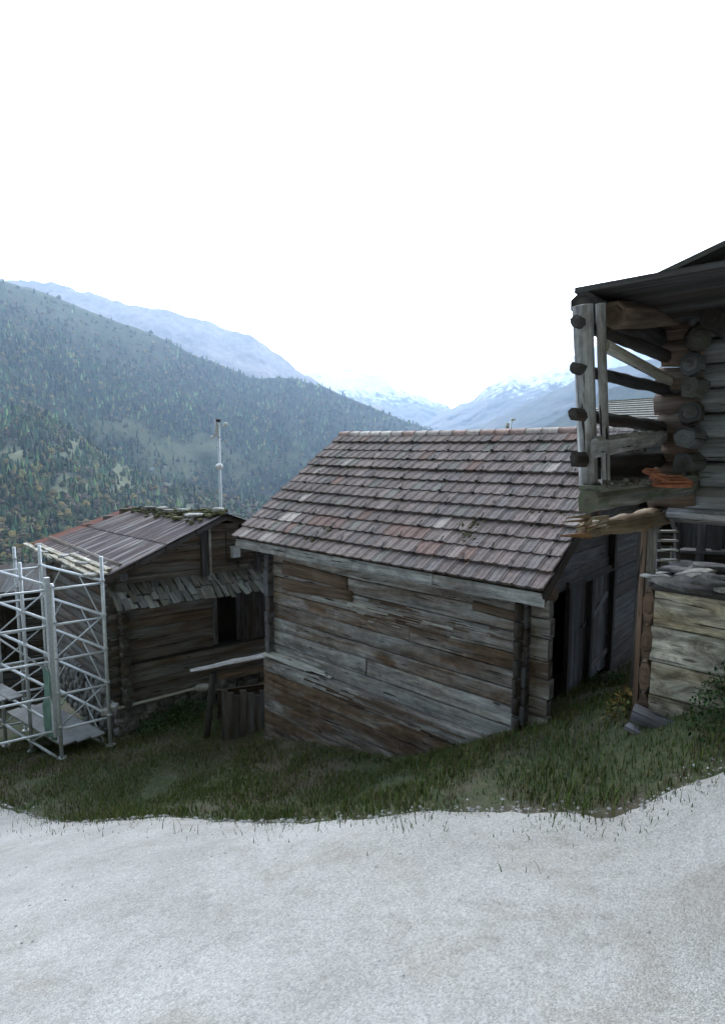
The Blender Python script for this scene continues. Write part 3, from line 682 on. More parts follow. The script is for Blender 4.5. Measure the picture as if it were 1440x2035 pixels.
# ---------------------------------------------------------------- hut on the left
HC = at(235, 1160, 14.0); HC.z = 0                                  # near corner
HG = Vector((.823, .568, 0)); HS = Vector((-.678, .735, 0))         # gable direction, side direction
def HP(g, s_, z): return Vector((HC.x, HC.y, 0)) + HG * g + HS * s_ + Z * z
hut = thing('hut', HP(2.6, 3, -6.3), 'small old log hut with a rusty sheet metal roof beside the scaffolding', 'hut')
HW, HL = 5.2, 5.6
ze, zr = -2.95, -1.84
def hutrow(mb, ztop, zbot, tri=False):
    pass
hw = MB(); z = -2.95; k = 0
while z > -6.35:                       # gable end below the eaves and left side
    h = .27 + .03 * math.sin(k * 3.3)
    tt = lambda: (ru(.35, .95), ru(.1, .75), rnd(), 1)
    if z - h / 2 > -3.9 or z - h / 2 < -5.35:
        hw.sweep(HP(-.25, 0, z - h / 2), HP(HW + .2, 0, z - h / 2), .14, h - .012, c=tt(), seg=9, jit=.05, n=5)
    else:
        hw.sweep(HP(-.25, 0, z - h / 2), HP(2.32, 0, z - h / 2), .14, h - .012, c=tt(), seg=6, jit=.05, n=5)
    hw.sweep(HP(0, -.25 + ru(-.05, .05), z - h / 2 + .13), HP(0, HL + .2, z - h / 2 + .13), .14, h - .02, c=tt(), seg=8, jit=.08, n=8, rr=.15)
    hw.sweep(HP(HW, -.2, z - h / 2 + .13), HP(HW, HL + .2, z - h / 2 + .13), .14, h - .02, c=tt(), seg=3, n=8)
    hw.sweep(HP(-.2, HL, z - h / 2), HP(HW + .2, HL, z - h / 2), .14, h - .012, c=tt(), seg=3, n=8)
    z -= h; k += 1
for s_ in (0, HL):
    z = -2.95
    while z < zr - .15:
        h = .22; inset = (z + h - ze) / (zr - ze) * HW / 2
        a, b = max(0, inset), min(HW, HW - inset)
        if b - a > .15: hw.sweep(HP(a, s_, z + h / 2), HP(b, s_, z + h / 2), .12, h - .01, c=(ru(.35, .9), ru(.1, .7), rnd(), 1), seg=5, jit=.04)
        z += h
hw.build('wall', wood('hut_wood', silver=(.21, .21, .205), brown=(.135, .09, .06)), hut)
# notched corner heads
hc = MB(); z = -3.0
for i in range(13): hc.sweep(HP(.0 + ru(-.03, .03), -.34 + ru(-.05, .03), z - .13), HP(0, 0, z - .13), .2, .23, c=(ru(.2, .7), ru(.3, .9), rnd(), 1), n=8, rr=.35, jit=.1, seg=2); z -= .265
z = -3.1
for i in range(12): hc.sweep(HP(-.38 + ru(-.05, .05), 0, z - .13), HP(0, 0, z - .13), .2, .22, c=(ru(.2, .7), ru(.3, .9), rnd(), 1), n=8, rr=.35, jit=.1, seg=2); z -= .265
hc.build('corner_timber', M['log'], hut)
# roof: two slopes of rusty sheet, ribs running down the slope
def roofpt(side, t, s_):   # side 0 left slope; t 0 ridge 1 eave; s_ 0 near gable 1 far
    drop = -.34 * s_
    g = HW / 2 + (-1 if side == 0 else 1) * t * (HW / 2 + .45)
    zz = zr + .06 + drop * (1 - t) - t * (zr - ze) * 1.16 * 1.0 - .06 * math.sin(math.pi * s_) * (1 - t)
    return HP(g, -.45 + s_ * (HL + .95), zz + .012 * mnoise.noise(Vector((s_ * 9, t * 5, side))))
hr = MB()
for side in (0, 1):
    NS = 9
    for i in range(NS):
        s0, s1 = i / NS, (i + 1) / NS + .012
        for (t0, t1) in ((0, .52), (.49, 1.0 + ru(-.03, .02))):
            c = (ru(.3, 1), 0 if not (i >= NS - 1) else .8, rnd(), 1); lift = .02 if t0 == 0 else .0; lift += .012 * (i % 2)
            sub = 8
            for j in range(sub):
                a0, a1 = s0 + (s1 - s0) * j / sub, s0 + (s1 - s0) * (j + 1) / sub
                l0, l1 = lift + (.022 if j % 2 else 0), lift + (.0 if j % 2 else .022)
                q = [roofpt(side, t0, a0) + Z * l0, roofpt(side, t0, a1) + Z * l1, roofpt(side, t1, a1) + Z * l1, roofpt(side, t1, a0) + Z * l0]
                n_ = len(hr.V); hr.V += [tuple(v) for v in q]; LW = 6.5; LT = 3.1
                hr.face((n_, n_ + 1, n_ + 2, n_ + 3) if side else (n_ + 3, n_ + 2, n_ + 1, n_), [(t0 * LT, a0 * LW), (t0 * LT, a1 * LW), (t1 * LT, a1 * LW), (t1 * LT, a0 * LW)] if side else [(t1 * LT, a0 * LW), (t1 * LT, a1 * LW), (t0 * LT, a1 * LW), (t0 * LT, a0 * LW)], c)
hro = hr.build('roof', M['rust'], hut)
hd = MB()
for side in (0, 1):
    for (a, b) in ((0, .02), (.98, 1)):
        hd.sweep(roofpt(side, 0, (a + b) / 2) - Z * .09, roofpt(side, 1, (a + b) / 2) - Z * .09, .05, .12, c=(.5, .8, rnd(), 1), seg=6, jit=.08)
    for t in (.25, .5, .75): hd.sweep(roofpt(side, t, .0) - Z * .09, roofpt(side, t, 1) - Z * .09, .12, .11, c=(.4, .6, rnd(), 1), seg=3, jit=.05)
hd.build('rafter', M['gable'], hut)
# boarding under the sheets
hb = MB()
for side in (0, 1):
    for i in range(14):
        t0 = i / 14; hb.sweep(roofpt(side, t0 + .035, .01) - Z * .035, roofpt(side, t0 + .035, .99) - Z * .035, .205, .022, up=(roofpt(side, 0, 0) - roofpt(side, 1, 0)).cross(HS), c=(.4, .7, rnd(), 1))
hb.build('roof_boarding', M['dark'], hut)
# rotten boards and stones along the left eave
ev = MB()
for (t, a, b, ww) in ((1.0, .0, .86, .17), (1.05, .03, .55, .16), (1.06, .5, .98, .15), (.95, .02, .45, .13)):
    ev.sweep(roofpt(0, t, a) + Z * ru(.04, .08), roofpt(0, t, b) + Z * ru(.05, .09), ww, .05, c=(ru(.8, 1), ru(0, .25), rnd(), 1), seg=8, jit=.12)
ev.sweep(roofpt(0, .98, .97) + Z * .02, roofpt(0, 1.1, 1.04) + Z * .0, .5, .05, c=(.9, .8, .2, 1))
ev.build('eave_board', M['bleached'], hut)
for i in range(9):
    q = MB(); p = roofpt(0, ru(1.0, 1.07), .04 + .1 * i + ru(-.02, .02)) + Z * (-.03 if i % 2 else .09); q.slab((0, 0, 0), ru(.2, .42), ru(.18, .3), ru(.06, .12), ru(0, 3), c=rt(), n=8)
    o = q.build('stone_slab', M['palestone']); o.location = p; tag(o, 'pale stone weighing down the rotten left eave of the rusty roofed hut', 'stone', 'stones along the hut eave')
# mossy litter and stones along the ridge
mo = MB()
for i in range(230):
    s_ = min(1, max(0, random.betavariate(1.2, 1.6))); t = abs(random.gauss(0, .07)) + (.02 if s_ < .6 else .0)
    if rnd() < .4: s_ = ru(.15, .6)
    p = roofpt(0, t, s_) + Z * (.06 + ru(0, .06)); mo.slab(p, ru(.06, .22), ru(.05, .16), ru(.03, .10), ru(0, 3), c=rt(), n=6, rough=.35)
for i in range(60): p = roofpt(0, ru(-.02, .05), ru(0, .25)) + Z * ru(.05, .14); mo.slab(p, ru(.08, .25), ru(.06, .16), ru(.04, .10), ru(0, 3), c=rt(), n=6, rough=.35)
mo.build('moss', M['moss'], hro)['kind'] = 'stuff'
p = roofpt(0, .1, .14) + Z * .13
q = MB(); q.slab((0, 0, 0), .75, .42, .07, .55, c=(.9, .5, .5, 1), n=10, rough=.08); o = q.build('stone_slab', M['palestone']); o.location = p; tag(o, 'flat whitish stone slab lying near the ridge of the rusty metal roof', 'stone')
for i, (t, s_) in enumerate(((.05, .34), (.07, .46), (.03, .58), (.04, .7), (.03, .04))):
    q = MB(); q.slab((0, 0, 0), ru(.3, .5), ru(.2, .3), ru(.07, .12), ru(0, 2), c=rt((.5, 1)), n=8); o = q.build('stone_slab', M['stone' if i % 2 else 'palestone']); o.location = roofpt(0, t, s_) + Z * .15; tag(o, 'grey stone set on the mossy ridge of the rusty metal roof', 'stone', 'stones along the hut ridge')
# timber uprights on the gable
for g, z0, z1, ww in ((2.1, -3.6, -2.05, .16), (3.62, -3.62, -2.6, .13)):
    q = MB(); q.sweep(HP(g, -.14, z0), HP(g, -.13, z1), ww, .1, up=HS, c=(.25, .4, rnd(), 1), seg=5, jit=.06); q.build('upright', M['gable'], hut)
q = MB(); q.sweep(HP(2.27, -.12, -3.55), HP(2.27, -.12, -2.0), .06, .07, up=HS, c=(.9, .2, .3, 1)); q.build('upright', M['wall'], hut); q = MB(); q.sweep(HP(.75, -.1, -2.95), HP(.75, -.1, -2.6), .02, .02, c=(.2, .5, .5, 1)); q.build('upright', M['wall'], hut)
# meter box with bracket
mbx = thing('meter_box', HP(2.95, -.16, -2.85), 'small grey box with a bracket fixed high on the hut gable', 'box')
q = MB(); q.sweep(HP(2.95, -.17, -3.0), HP(2.95, -.17, -2.72), .22, .15, up=HS, c=(.6, .5, .5, 1)); q.build('casing', M['galv'], mbx)
q = MB(); q.sweep(HP(2.95, -.18, -2.72), HP(2.95, -.18, -2.69), .26, .2, up=HS, c=(.6, .5, .5, 1)); q.build('lid', M['galv'], mbx)
q = MB(); q.sweep(HP(2.75, -.12, -3.1), HP(3.2, -.12, -3.08), .05, .04, c=(.6, .5, .5, 1)); q.tube(HP(2.72, -.12, -3.1), HP(2.72, -.12, -2.3), .012); q.tube(HP(3.05, -.12, -3.12), HP(3.05, -.12, -3.3), .02); q.build('bracket', M['black'], mbx)
# shingled pent roof over the door
pr = MB(); 
for row in range(3):
    g = -.32
    while g < HW + .15:
        ww = ru(.12, .2); f0 = -.10 - row * .22; f1 = f0 - ru(.26, .42)
        zz = -3.40 - row * .13 - .02 * mnoise.noise(Vector((g, 0, 0))) - .02 * g * .3
        pr.sweep(HP(g + ww / 2 + ru(-.02, .02), f0, zz - row * 0 + .03), HP(g + ww / 2 + ru(-.04, .04), f1, zz - .19 + ru(-.02, .03)), ww * ru(.8, .97), .025, c=(ru(.1, 1), ru(0, .9), rnd(), 1), seg=2, jit=.06); g += ww
pr.build('pent_roof', M['shingle'], hut)
q = MB(); q.sweep(HP(-.3, -.55, -3.80), HP(HW, -.55, -3.86), .08, .08, c=(.3, .6, .3, 1), seg=4, jit=.08)
for g in (-.1, 1.2, 2.5, 3.8): q.sweep(HP(g, 0, -3.5), HP(g, -.7, -3.8), .07, .08, c=(.3, .6, .3, 1))
q.build('pent_rafter', M['dark'], hut)
# door opening with its boards
dg = thing  # (doorway: dark opening, the open leaf boards beside it)
q = MB(); q.sweep(HP(2.38, -.06, -5.35), HP(2.38, -.06, -3.85), .13, .08, up=HS, c=(.75, .4, .3, 1), seg=4, jit=.05); q.sweep(HP(3.05, -.06, -5.35), HP(3.05, -.06, -3.85), .09, .08, up=HS, c=(.45, .5, .8, 1), seg=4, jit=.05); q.build('door_frame', M['gable'], hut)
q = MB(); g = 3.12
while g < HW: ww = ru(.16, .24); q.sweep(HP(g + ww / 2, -.03, -5.4), HP(g + ww / 2, -.03, -3.85), ww - .012, .04, up=HS, c=(ru(.2, .7), ru(.2, .9), rnd(), 1), seg=3, jit=.03); g += ww
q.build('board_wall', M['gable'], hut)
q = MB(); q.sweep(HP(3.3, .5, -5.45), HP(3.3, .5, -3.6), 2.6, .04, up=HS, c=(.0, .9, .2, 1)); q.build('door', M['dark'], hut)  # no door leaf: near-black backing sheet standing in for the unlit interior
q = MB(); q.sweep(HP(-.1, .2, -5.42), HP(HW, .2, -5.42), .6, .06, c=(.1, .5, .5, 1)); q.build('floor_beam', M['dark'], hut)
# footing, slotted gap and pale pole below the gable
q = MB(); foot(q, HP(.1, .15, 0), HP(HW, .15, 0), -6.35, -7.3); foot(q, HP(.05, .1, 0), HP(.05, HL, 0), -6.3, -7.6); q.build('footing', M['stone'], hut)
q = MB(); q.sweep(at(215, 1413, 13.6), at(412, 1362, 14.7), .07, .07, c=(1, .2, .5, 1), n=8, rr=.5, seg=8, jit=.12); tag(q.build('wooden_pole', M['pale']), 'long pale pole laid along the foot of the hut gable', 'pole')
for i, (x, y, Y, l_) in enumerate(((400, 1366, 14.4, .34), (225, 1405, 13.5, .3), (212, 1414, 13.4, .22))):
    q = MB(); q.slab((0, 0, 0), l_, .22, .12, ru(0, 3), c=(.9, .5, .5, 1)); o = q.build('stone', M['palestone']); o.location = at(x, y, Y); tag(o, ['white rounded stone at the right end of the pale pole', 'larger pale stone at the left end of the pale pole', 'small pale stone at the far left end of the pole, by the scaffold'][i], 'stone')

# ---------------------------------------------------------------- landing between hut and barn
ldg = thing('wooden_landing', at(480, 1400, 13.2), 'dark wooden landing with a pale handrail plank between the hut and the tiled barn', 'landing')
q = MB(); a, b = at(378, 1334, 12.9), at(536, 1303, 13.6); q.sweep(a, b, .26, .06, c=(.7, .35, .4, 1), seg=18, jit=.3, taper=(.6, 1.2)); q.build('handrail', M['wall'], ldg)
q = MB(); q.sweep(at(432, 1345, 13.1), at(536, 1325, 13.6), .05, .14, c=(.9, .45, .2, 1), seg=6, jit=.12); q.sweep(at(432, 1400, 13.12), at(536, 1385, 13.6), .05, .7, c=(.0, .5, .2, 1)); q.build('rail_board', M['brownw'], ldg)
q = MB(); q.sweep(at(424, 1338, 13.0), at(410, 1470, 13.0), .14, .14, up=(0, 1, 0), c=(.3, .4, .7, 1), seg=5, jit=.1, n=8); q.build('post', M['dark'], ldg)
q = MB()
for i, x in enumerate((446, 458, 470, 483, 497, 510, 522)): q.sweep(at(x, 1372 + (i % 3) * 5, 12.8), at(x + 2, 1490, 12.8), .14, .035, up=(0, 1, 0), c=(ru(.4, .9), ru(.1, .8), rnd(), 1), seg=3, jit=.05)
q.build('board_wall', M['gable'], ldg)
q = MB(); q.sweep(at(440, 1420, 13.4), at(536, 1410, 13.9), 1.2, .06, c=(.1, .4, .4, 1)); q.build('deck', M['dark'], ldg)

# ---------------------------------------------------------------- scaffolding
SA = Vector((-.805, .594, 0)); SB = Vector((-.823, -.568, 0))
S0 = at(208, 1250, 13.3); S0.z = 0
scf = thing('scaffolding', S0 + SA * 2 + SB + Z * -7.2, 'galvanised steel tube scaffolding standing in front of the hut, left edge of the photo', 'scaffolding')
def SP(a, b, z): return Vector((S0.x, S0.y, 0)) + SA * a + SB * b + Z * z
TOPS = {(0, 0): -2.55, (3, 0): -2.6, (0, 1.05): -3.05, (1.5, 1.05): -2.75, (3, 1.05): -2.6, (0, 2.6): -3.5, (1.5, 2.6): -3.3, (3, 2.6): -2.95, (4.5, 0): -2.8, (4.5, 1.05): -2.7, (4.5, 2.6): -2.9}
for (a, b), zt in TOPS.items():
    q = MB(); bz = tz(*SP(a, b, 0)[:2]); q.tube(SP(a, b, bz + .02), SP(a, b, zt), .042, c=rt(), n=10)
    zz = -3.12
    while zz > bz: q.tube(SP(a, b, zz - .03), SP(a, b, zz + .03), .058, c=(.3, .5, .5, 1), n=8); zz -= .82
    q.slab(SP(a, b, bz + .02), .2, .2, .03, c=(.5, .5, .5, 1), n=8, rough=.02); q.build('standard', M['galv'], scf)
def stube(name, p, q_, r=.029):
    m_ = MB(); m_.tube(p, q_, r, c=rt(), n=7); m_.build(name, M['galv'], scf)
levels = [-3.12 - .82 * i for i in range(6)]
for zz in levels:
    for b in (0, 1.05, 2.6):
        if b == 2.6 and zz > -3.3: continue
        stube('ledger', SP(0, b, zz), SP(3, b, zz), .034)
        if b > 0: stube('ledger', SP(3, b, zz + .05), SP(4.5, b, zz + .05))
for zz in levels[::1]:
    for a in (0, 3):
        stube('transom', SP(a, 0, zz - .06), SP(a, 1.05, zz - .06)); stube('transom', SP(a, 1.05, zz - .02 - .05), SP(a, 2.6, zz - .05))
for k, zz in enumerate(levels[:-1]):
    # lattice of the guard frames
    zb = levels[k + 1]
    stube('brace', SP(1.05, 0, zz), SP(.25, 0, zb), .017); stube('brace', SP(1.95, 0, zz), SP(2.75, 0, zb), .017)
    if k % 2 == 0: stube('brace', SP(0, 1.05, zz), SP(1.5, 1.05, zb), .02); stube('brace', SP(3, 0, zz), SP(3, 1.05, zb), .018)
    else: stube('brace', SP(1.5, 1.05, zz), SP(3, 1.05, zb), .02); stube('brace', SP(0, 0, zz), SP(0, 1.05, zb), .018)
stube('brace', SP(0, 2.6, -3.6), SP(0, 1.05, -5.2), .02); stube('brace', SP(3, 2.6, -3.1), SP(3, 1.05, -4.7), .02)
for k, (a0, a1, b, zz) in enumerate(((1.5, 4.4, 1.3, -6.05), (1.5, 4.4, 1.65, -6.05), (1.5, 4.4, 2.0, -6.05), (1.5, 4.4, 2.35, -6.05), (.1, 3, .2, -6.9), (.1, 3, .52, -6.9), (.1, 3, .84, -6.9))):
    q = MB(); q.sweep(SP(a0, b, zz), SP(a1, b, zz), .31, .045, c=(ru(.2, .9), .5, rnd(), 1)); q.build('deck_plank', M['deck'], scf)
for (a, b) in ((.0, 1.14), (3.05, 1.15)):
    q = MB(); q.sweep(SP(a, b, -6.6), SP(a, b, -2.9), .11, .09, up=SA, c=(.5, .5, .4, 1)); q.build('lattice_post', M['galv'], scf)
# green tarpaulin strip tied to the inner post
q = MB(); n0 = len(q.V); NX, NZ = 6, 14
for j in range(NZ + 1):
    for i in range(NX + 1):
        p = SP(-.05 + i * .07, 1.18 + .05 * math.sin(i * 1.7 + j * .4) + .03 * mnoise.noise(Vector((i * .7, j * .6, 0))), -5.0 - j * .12); q.V.append(tuple(p))
for j in range(NZ):
    for i in range(NX): a = n0 + j * (NX + 1) + i; q.face((a, a + 1, a + NX + 2, a + NX + 1), [(0, 0)] * 4, (.5, .5, .5, 1), True)
tarp = q.build('tarpaulin', simple('green_tarpaulin', (.12, .23, .20), (.20, .33, .28), 5, rough=.6)); md = tarp.modifiers.new('thickness', 'SOLIDIFY'); md.thickness = .006
tag(tarp, 'grey green tarpaulin strip hanging on the inner scaffold post', 'tarpaulin')

# dark barn behind the scaffolding
lb = thing('shed', at(20, 1250, 20), 'dark boarded shed seen behind the scaffolding at the far left', 'shed')
lo = at(108, 1300, 20.5); lo.z = 0
def LP(a, b, z): return lo + Vector((-.86, -.30, 0)) * a + Vector((-.33, .94, 0)) * b + Z * z
q = MB(); z = -5.0
while z > -10: q.sweep(LP(0, 0, z - .14), LP(6, 0, z - .14), .14, .265, c=(ru(.2, .8), ru(.2, .9), rnd(), 1), seg=6, jit=.06, n=8); q.sweep(LP(0, 0, z - .02), LP(0, 4, z - .02), .14, .25, c=(ru(.2, .6), ru(.3, .9), rnd(), 1), n=8); z -= .28
q.build('wall', M['dark'], lb)
q = MB()
for i in range(12): q.sweep(LP(-.3 + i * .55, -.5, -5.02), LP(-.3 + i * .55, 2.2, -4.55), .53, .04, c=(ru(.4, .9), ru(0, .6), rnd(), 1), seg=2, jit=.04)
q.build('roof', M['dark'], lb)
q = MB(); q.sweep(LP(1.6, -.09, -7.6), LP(1.6, -.09, -5.7), 1.1, .04, up=(0, 1, 0), c=(0, .8, .2, 1)); q.build('door', M['dark'], lb)  # near-black panel on the wall, standing in for the shade of an open doorway

# ---------------------------------------------------------------- masts
mast = thing('camera_mast', at(436, 1018, 18.5), 'tall thin grey steel mast with cameras and a lamp behind the rusty roof', 'mast')
q = MB(); p0 = at(438.5, 1018, 18.5); gz = tz(p0.x, p0.y); p1 = at(434, 842, 18.5); q.tube((p0.x + .02, p0.y, gz), (p1.x, p1.y, p1.z), .042, c=(.8, .5, .5, 1), n=10); q.build('pole', M['galv'], mast)
q = MB(); q.tube(at(430, 866, 18.5), at(430, 834, 18.5), .05, c=(.9, .5, .5, 1)); q.tube(at(429, 866, 18.45), at(437, 868, 18.45), .03); q.tube(at(430, 846, 18.5), at(448, 846, 18.5), .018); q.tube(at(422, 868, 18.5), at(434, 865, 18.5), .018); q.build('bracket', M['galv'], mast)
def pod(x, y, Y, r, name, m_, par, sq=1.25):
    q = MB(); P = at(x, y, Y); n_ = 10; base = len(q.V)
    for i in range(1, 6):
        th_ = math.pi * i / 6
        for k in range(n_): a = 2 * math.pi * k / n_; q.V.append((P.x + r * math.sin(th_) * math.cos(a), P.y + r * math.sin(th_) * math.sin(a), P.z + r * sq * math.cos(th_)))
    for i in range(4):
        for k in range(n_): a = base + i * n_; k2 = (k + 1) % n_; q.face((a + k, a + n_ + k, a + n_ + k2, a + k2), [(0, 0)] * 4, (.5, .5, .5, 1), True)
    q.face(tuple(base + k for k in range(n_)), [(0, 0)] * n_, (.5, .5, .5, 1)); q.face(tuple(base + 4 * n_ + k for k in range(n_))[::-1], [(0, 0)] * n_, (.5, .5, .5, 1))
    return q.build(name, m_, par)
pod(448, 843, 18.5, .065, 'lamp', M['white'], mast); pod(421, 869, 18.5, .055, 'camera_dome', M['white'], mast); pod(436, 927, 18.4, .12, 'camera_dome', M['white'], mast, .95); pod(432, 928, 18.3, .07, 'antenna_pod', M['white'], mast)
q = MB(); q.sweep(at(434, 838, 18.5), at(434, 833, 18.5), .14, .14, up=(0, 1, 0), c=(.3, .5, .5, 1)); q.build('cap', M['black'], mast)
m2 = thing('mast', at(1015, 870, 24), 'short mast with white aerial boxes rising behind the ridge of the tiled roof', 'mast')
p0 = at(1016, 870, 24); q = MB(); q.tube((p0.x, p0.y, tz(p0.x, p0.y)), at(1016, 832, 24), .03, c=(.8, .5, .5, 1)); q.tube(at(1008, 855, 24), at(1016, 850, 24), .02); q.build('pole', M['galv'], m2)
q = MB(); q.sweep(at(1007.5, 852, 24), at(1007.5, 840, 24), .15, .12, up=(0, 1, 0), c=(.8, .5, .5, 1), n=8, rr=.2); q.build('antenna_box', M['white'], m2); pod(1019, 833, 24, .1, 'camera_dome', M['white'], m2, .6)

# ---------------------------------------------------------------- house roof behind the ridge, right
nb = thing('house', at(1260, 880, 21), 'neighbouring house with a pale slate roof, seen between the rails of the log barn', 'house')
A, Bq, C_, D = at(1140, 872, 19.0), at(1440, 880, 17.5), at(1440, 782, 22.0), at(1192, 799, 23.5)
q = MB(); rows_, cols_ = 16, 34
for j in range(rows_):
    for i in range(cols_):
        def rp(s_, t): return A.lerp(Bq, s_).lerp(D.lerp(C_, s_), t)
        s0, s1, t0, t1 = i / cols_, (i + .97) / cols_, j / rows_, min(1, (j + 1.15) / rows_)
        off = .5 / cols_ if j % 2 else 0; s0 = min(1, s0 + off); s1 = min(1, s1 + off)
        k = ru(0, 1); q.quad(rp(s0, t0) + Z * .035, rp(s1, t0) + Z * .035, rp(s1, t1), rp(s0, t1), (.25 * (1 + .3 * k), .245 * (1 + .3 * k), .215 * (1 + .3 * k), 1))
q.build('roof', M['tile'], nb)
q = MB(); gl = min(tz(A.x, A.y), -6)
dn = lambda P, z: Vector((P.x, P.y, z))
bk = (D - A); D2 = D + Vector((bk.x, bk.y, -bk.z)); C2 = C_ + Vector((bk.x, bk.y, -bk.z))
q.quad(dn(A, gl - 2), dn(Bq, gl - 2), Bq - Z * .08, A - Z * .08, (.4, .4, .2, 1)); q.quad(dn(D2, gl - 2), dn(A, gl - 2), A - Z * .08, D2 - Z * .08, (.4, .4, .7, 1)); q.quad(A - Z * .08, D - Z * .08, D2 - Z * .08, D2 - Z * .09, (.4, .4, .7, 1)); q.quad(dn(Bq, gl - 2), dn(C2, gl - 2), C2 - Z * .08, Bq - Z * .08, (.4, .4, .7, 1))
q.build('wall', M['gable'], nb)
q = MB(); q.quad(D + Z * .01, C_ + Z * .01, C2 + Z * .01, D2 + Z * .01, (.24, .235, .21, 1)); q.sweep(D, C_, .16, .06, c=(.4, .38, .33, 1)); q.build('back_roof', M['tile'], nb)

# ---------------------------------------------------------------- log barn on the right
YC = 6.8
C0 = at(1372, 885, YC + .2); C0.z = 0
def LB(r, f, z): return C0 - E1 * r - E2 * f + Z * z     # r to the right along the wall, f out towards the camera
stb = thing('log_barn', C0 - E1 * 2.5 + Z * -3, 'tall round log barn with crossed log ends and rail gallery, right photo edge', 'barn')
PITCH = .283; zb0 = -.75
fl = MB(); heads = MB(); stubs = MB()
nrow = 9
for k in range(nrow):
    z = zb0 + .13 + k * PITCH
    fl.sweep(LB(.0, 0, z), LB(6.2, 0, z), .22, PITCH * .97, c=(ru(.45, 1), ru(0, .45), rnd(), 1), seg=26, jit=.13, n=12, rr=.4)
    lw_ = ru(.22, .42)
    stubs.sweep(LB(.1, .0, z), LB(-lw_, .02, z + ru(-.02, .02)), .24, PITCH * ru(.88, 1.05), c=(ru(.4, .9), ru(.5, 1), rnd(), 1), seg=5, jit=.16, n=8, rr=.15, cap=1.0)
    z2 = z + PITCH / 2
    fl.sweep(LB(.0, .1, z2), LB(0, -6, z2), .22, PITCH * .97, c=(ru(.4, .8), ru(0, .6), rnd(), 1), seg=4, jit=.06, n=10, rr=.42)
    heads.sweep(LB(.02 + ru(-.05, .05), .05, z2), LB(.02 + ru(-.05, .07), .30 + ru(-.08, .1), z2 + ru(-.02, .02)), .25, PITCH * ru(.85, 1.05), c=(ru(.3, .8), ru(.1, .8), rnd(), 1), seg=5, jit=.17, n=11, rr=.4, taper=(1, .88), cap=.8)
fl.build('wall', wood('stadel_wood', silver=(.30, .325, .34), brown=(.14, .12, .105), green=.15, b_=1.), stb)
heads.build('crossing_log_head', M['log'], stb); stubs.build('corner_log_end', wood('log_end_wood', silver=(.25, .22, .20), brown=(.17, .115, .085), green=.15), stb)
# cross-wall seam filler behind the logs so no light passes
q = MB(); q.sweep(LB(.05, -.05, -.7), LB(.05, -.05, 1.9), .06, .06, up=E2, c=(0, .5, .5, 1)); q.sweep(LB(3.1, -.06, -.72), LB(3.1, -.06, 1.9), 6.2, .05, up=E2, c=(0, .5, .5, 1)); q.build('lining', M['dark'], stb)
# gallery: post pair with rails
def railz(y, x, f): P = at(x, y, 1.0); p0 = LB(-.30, 0, 0); n_ = E1; t = p0.dot(n_) / P.dot(n_); return P * t
q = MB(); q.sweep(railz(985, 1170, 0), railz(606, 1157, 0) , .15, .15, up=E2, c=(.85, .1, .2, 1), seg=8, jit=.05, n=8, rr=.1); po = q.build('gallery_post', M['wall'], stb)
q = MB(); a, b = railz(990, 1185, 0), railz(606, 1172, 0); q.sweep(a - E1 * .09, b - E1 * .09, .07, .12, up=E2, c=(.6, .15, .6, 1), seg=8, jit=.06, n=8, rr=.15); q.build('gallery_post', M['wall'], stb)
for i, (x0, y0, x1, y1, h) in enumerate(((1141, 638, 1335, 712, .15), (1141, 730, 1330, 775, .145), (1139, 822, 1330, 852, .15), (1139, 912, 1335, 912, .17))):
    q = MB(); q.sweep(railz(y0, x0, 0), railz(y1, x1, 0), .12, h, c=(ru(.1, .5), ru(.3, .8), rnd(), 1), seg=16, jit=.22, n=8, rr=.15, taper=(.7, 1), cap=.9); q.build('rail', M['dark'], stb)
q = MB(); q.sweep(railz(690, 1176, 0) - E1 * .12, railz(772, 1350, 0) - E1 * .05, .07, .11, c=(1, .5, .3, 1), seg=5, jit=.05, n=8, rr=.3); q.build('diagonal_brace', M['pale'], stb)
q = MB(); q.sweep(railz(890, 1160, 0) - E1 * .10, railz(868, 1318, 0) - E1 * .02, .08, .19, c=(.9, .1, .3, 1), seg=8, jit=.14, n=6); q.build('gallery_sill', M['wall'], stb)
q = MB(); q.sweep(railz(932, 1200, 0) + E1 * .12, railz(940, 1345, 0) + E1 * .1, .1, .2, c=(.0, .7, .3, 1), seg=8, jit=.1, n=6); q.build('verge_shade_strip', M['dark'], stb)  # black strip added to stand in for the shadow under the tiled barn's verge
# lichen covered beam and the cracked yellow beam under it
q = MB(); a, b = railz(994, 1152, 0) - E1 * .06, LB(.05, .12, -.46); q.sweep(a, b, .2, .19, c=(.9, .3, .4, 1), seg=20, jit=.22, n=10, rr=.4); q.build('lichen_beam', M['lichen'], stb)['label'] = 'lichen covered beam'
q = MB(); q.sweep(a + Z * .11 + E2 * .05, b + Z * .10, .2, .05, c=(1, .1, .4, 1), seg=18, jit=.3); q.build('beam_board', M['lichen'], stb)
q = MB(); q.sweep(railz(1056, 1156, 0), railz(1028, 1308, 0), .2, .24, c=(.75, .45, .1, 1), seg=22, jit=.26, n=10, rr=.3, taper=(.55, 1.1))
for i in range(14):
    y_ = ru(1022, 1062); x_ = ru(1150, 1200); q.sweep(railz(y_, x_, 0) - E1 * ru(.0, .1), railz(y_ + ru(4, 14), x_ - ru(15, 42), 0) - E1 * ru(-.05, .1), ru(.02, .05), ru(.02, .05), c=(ru(.3, 1), ru(0, .8), rnd(), 1), seg=4, jit=.4, taper=(1, .2))
q.build('cracked_beam', M['yellow'], stb)['label'] = 'cracked yellowish beam with a splintered end'
q = MB(); q.sweep(LB(-.18, .05, -.83), LB(6.2, .05, -.83), .24, .17, c=(.8, .25, .1, 1), seg=12, jit=.05, n=8, rr=.1); q.build('sill_beam', M['wall'], stb)
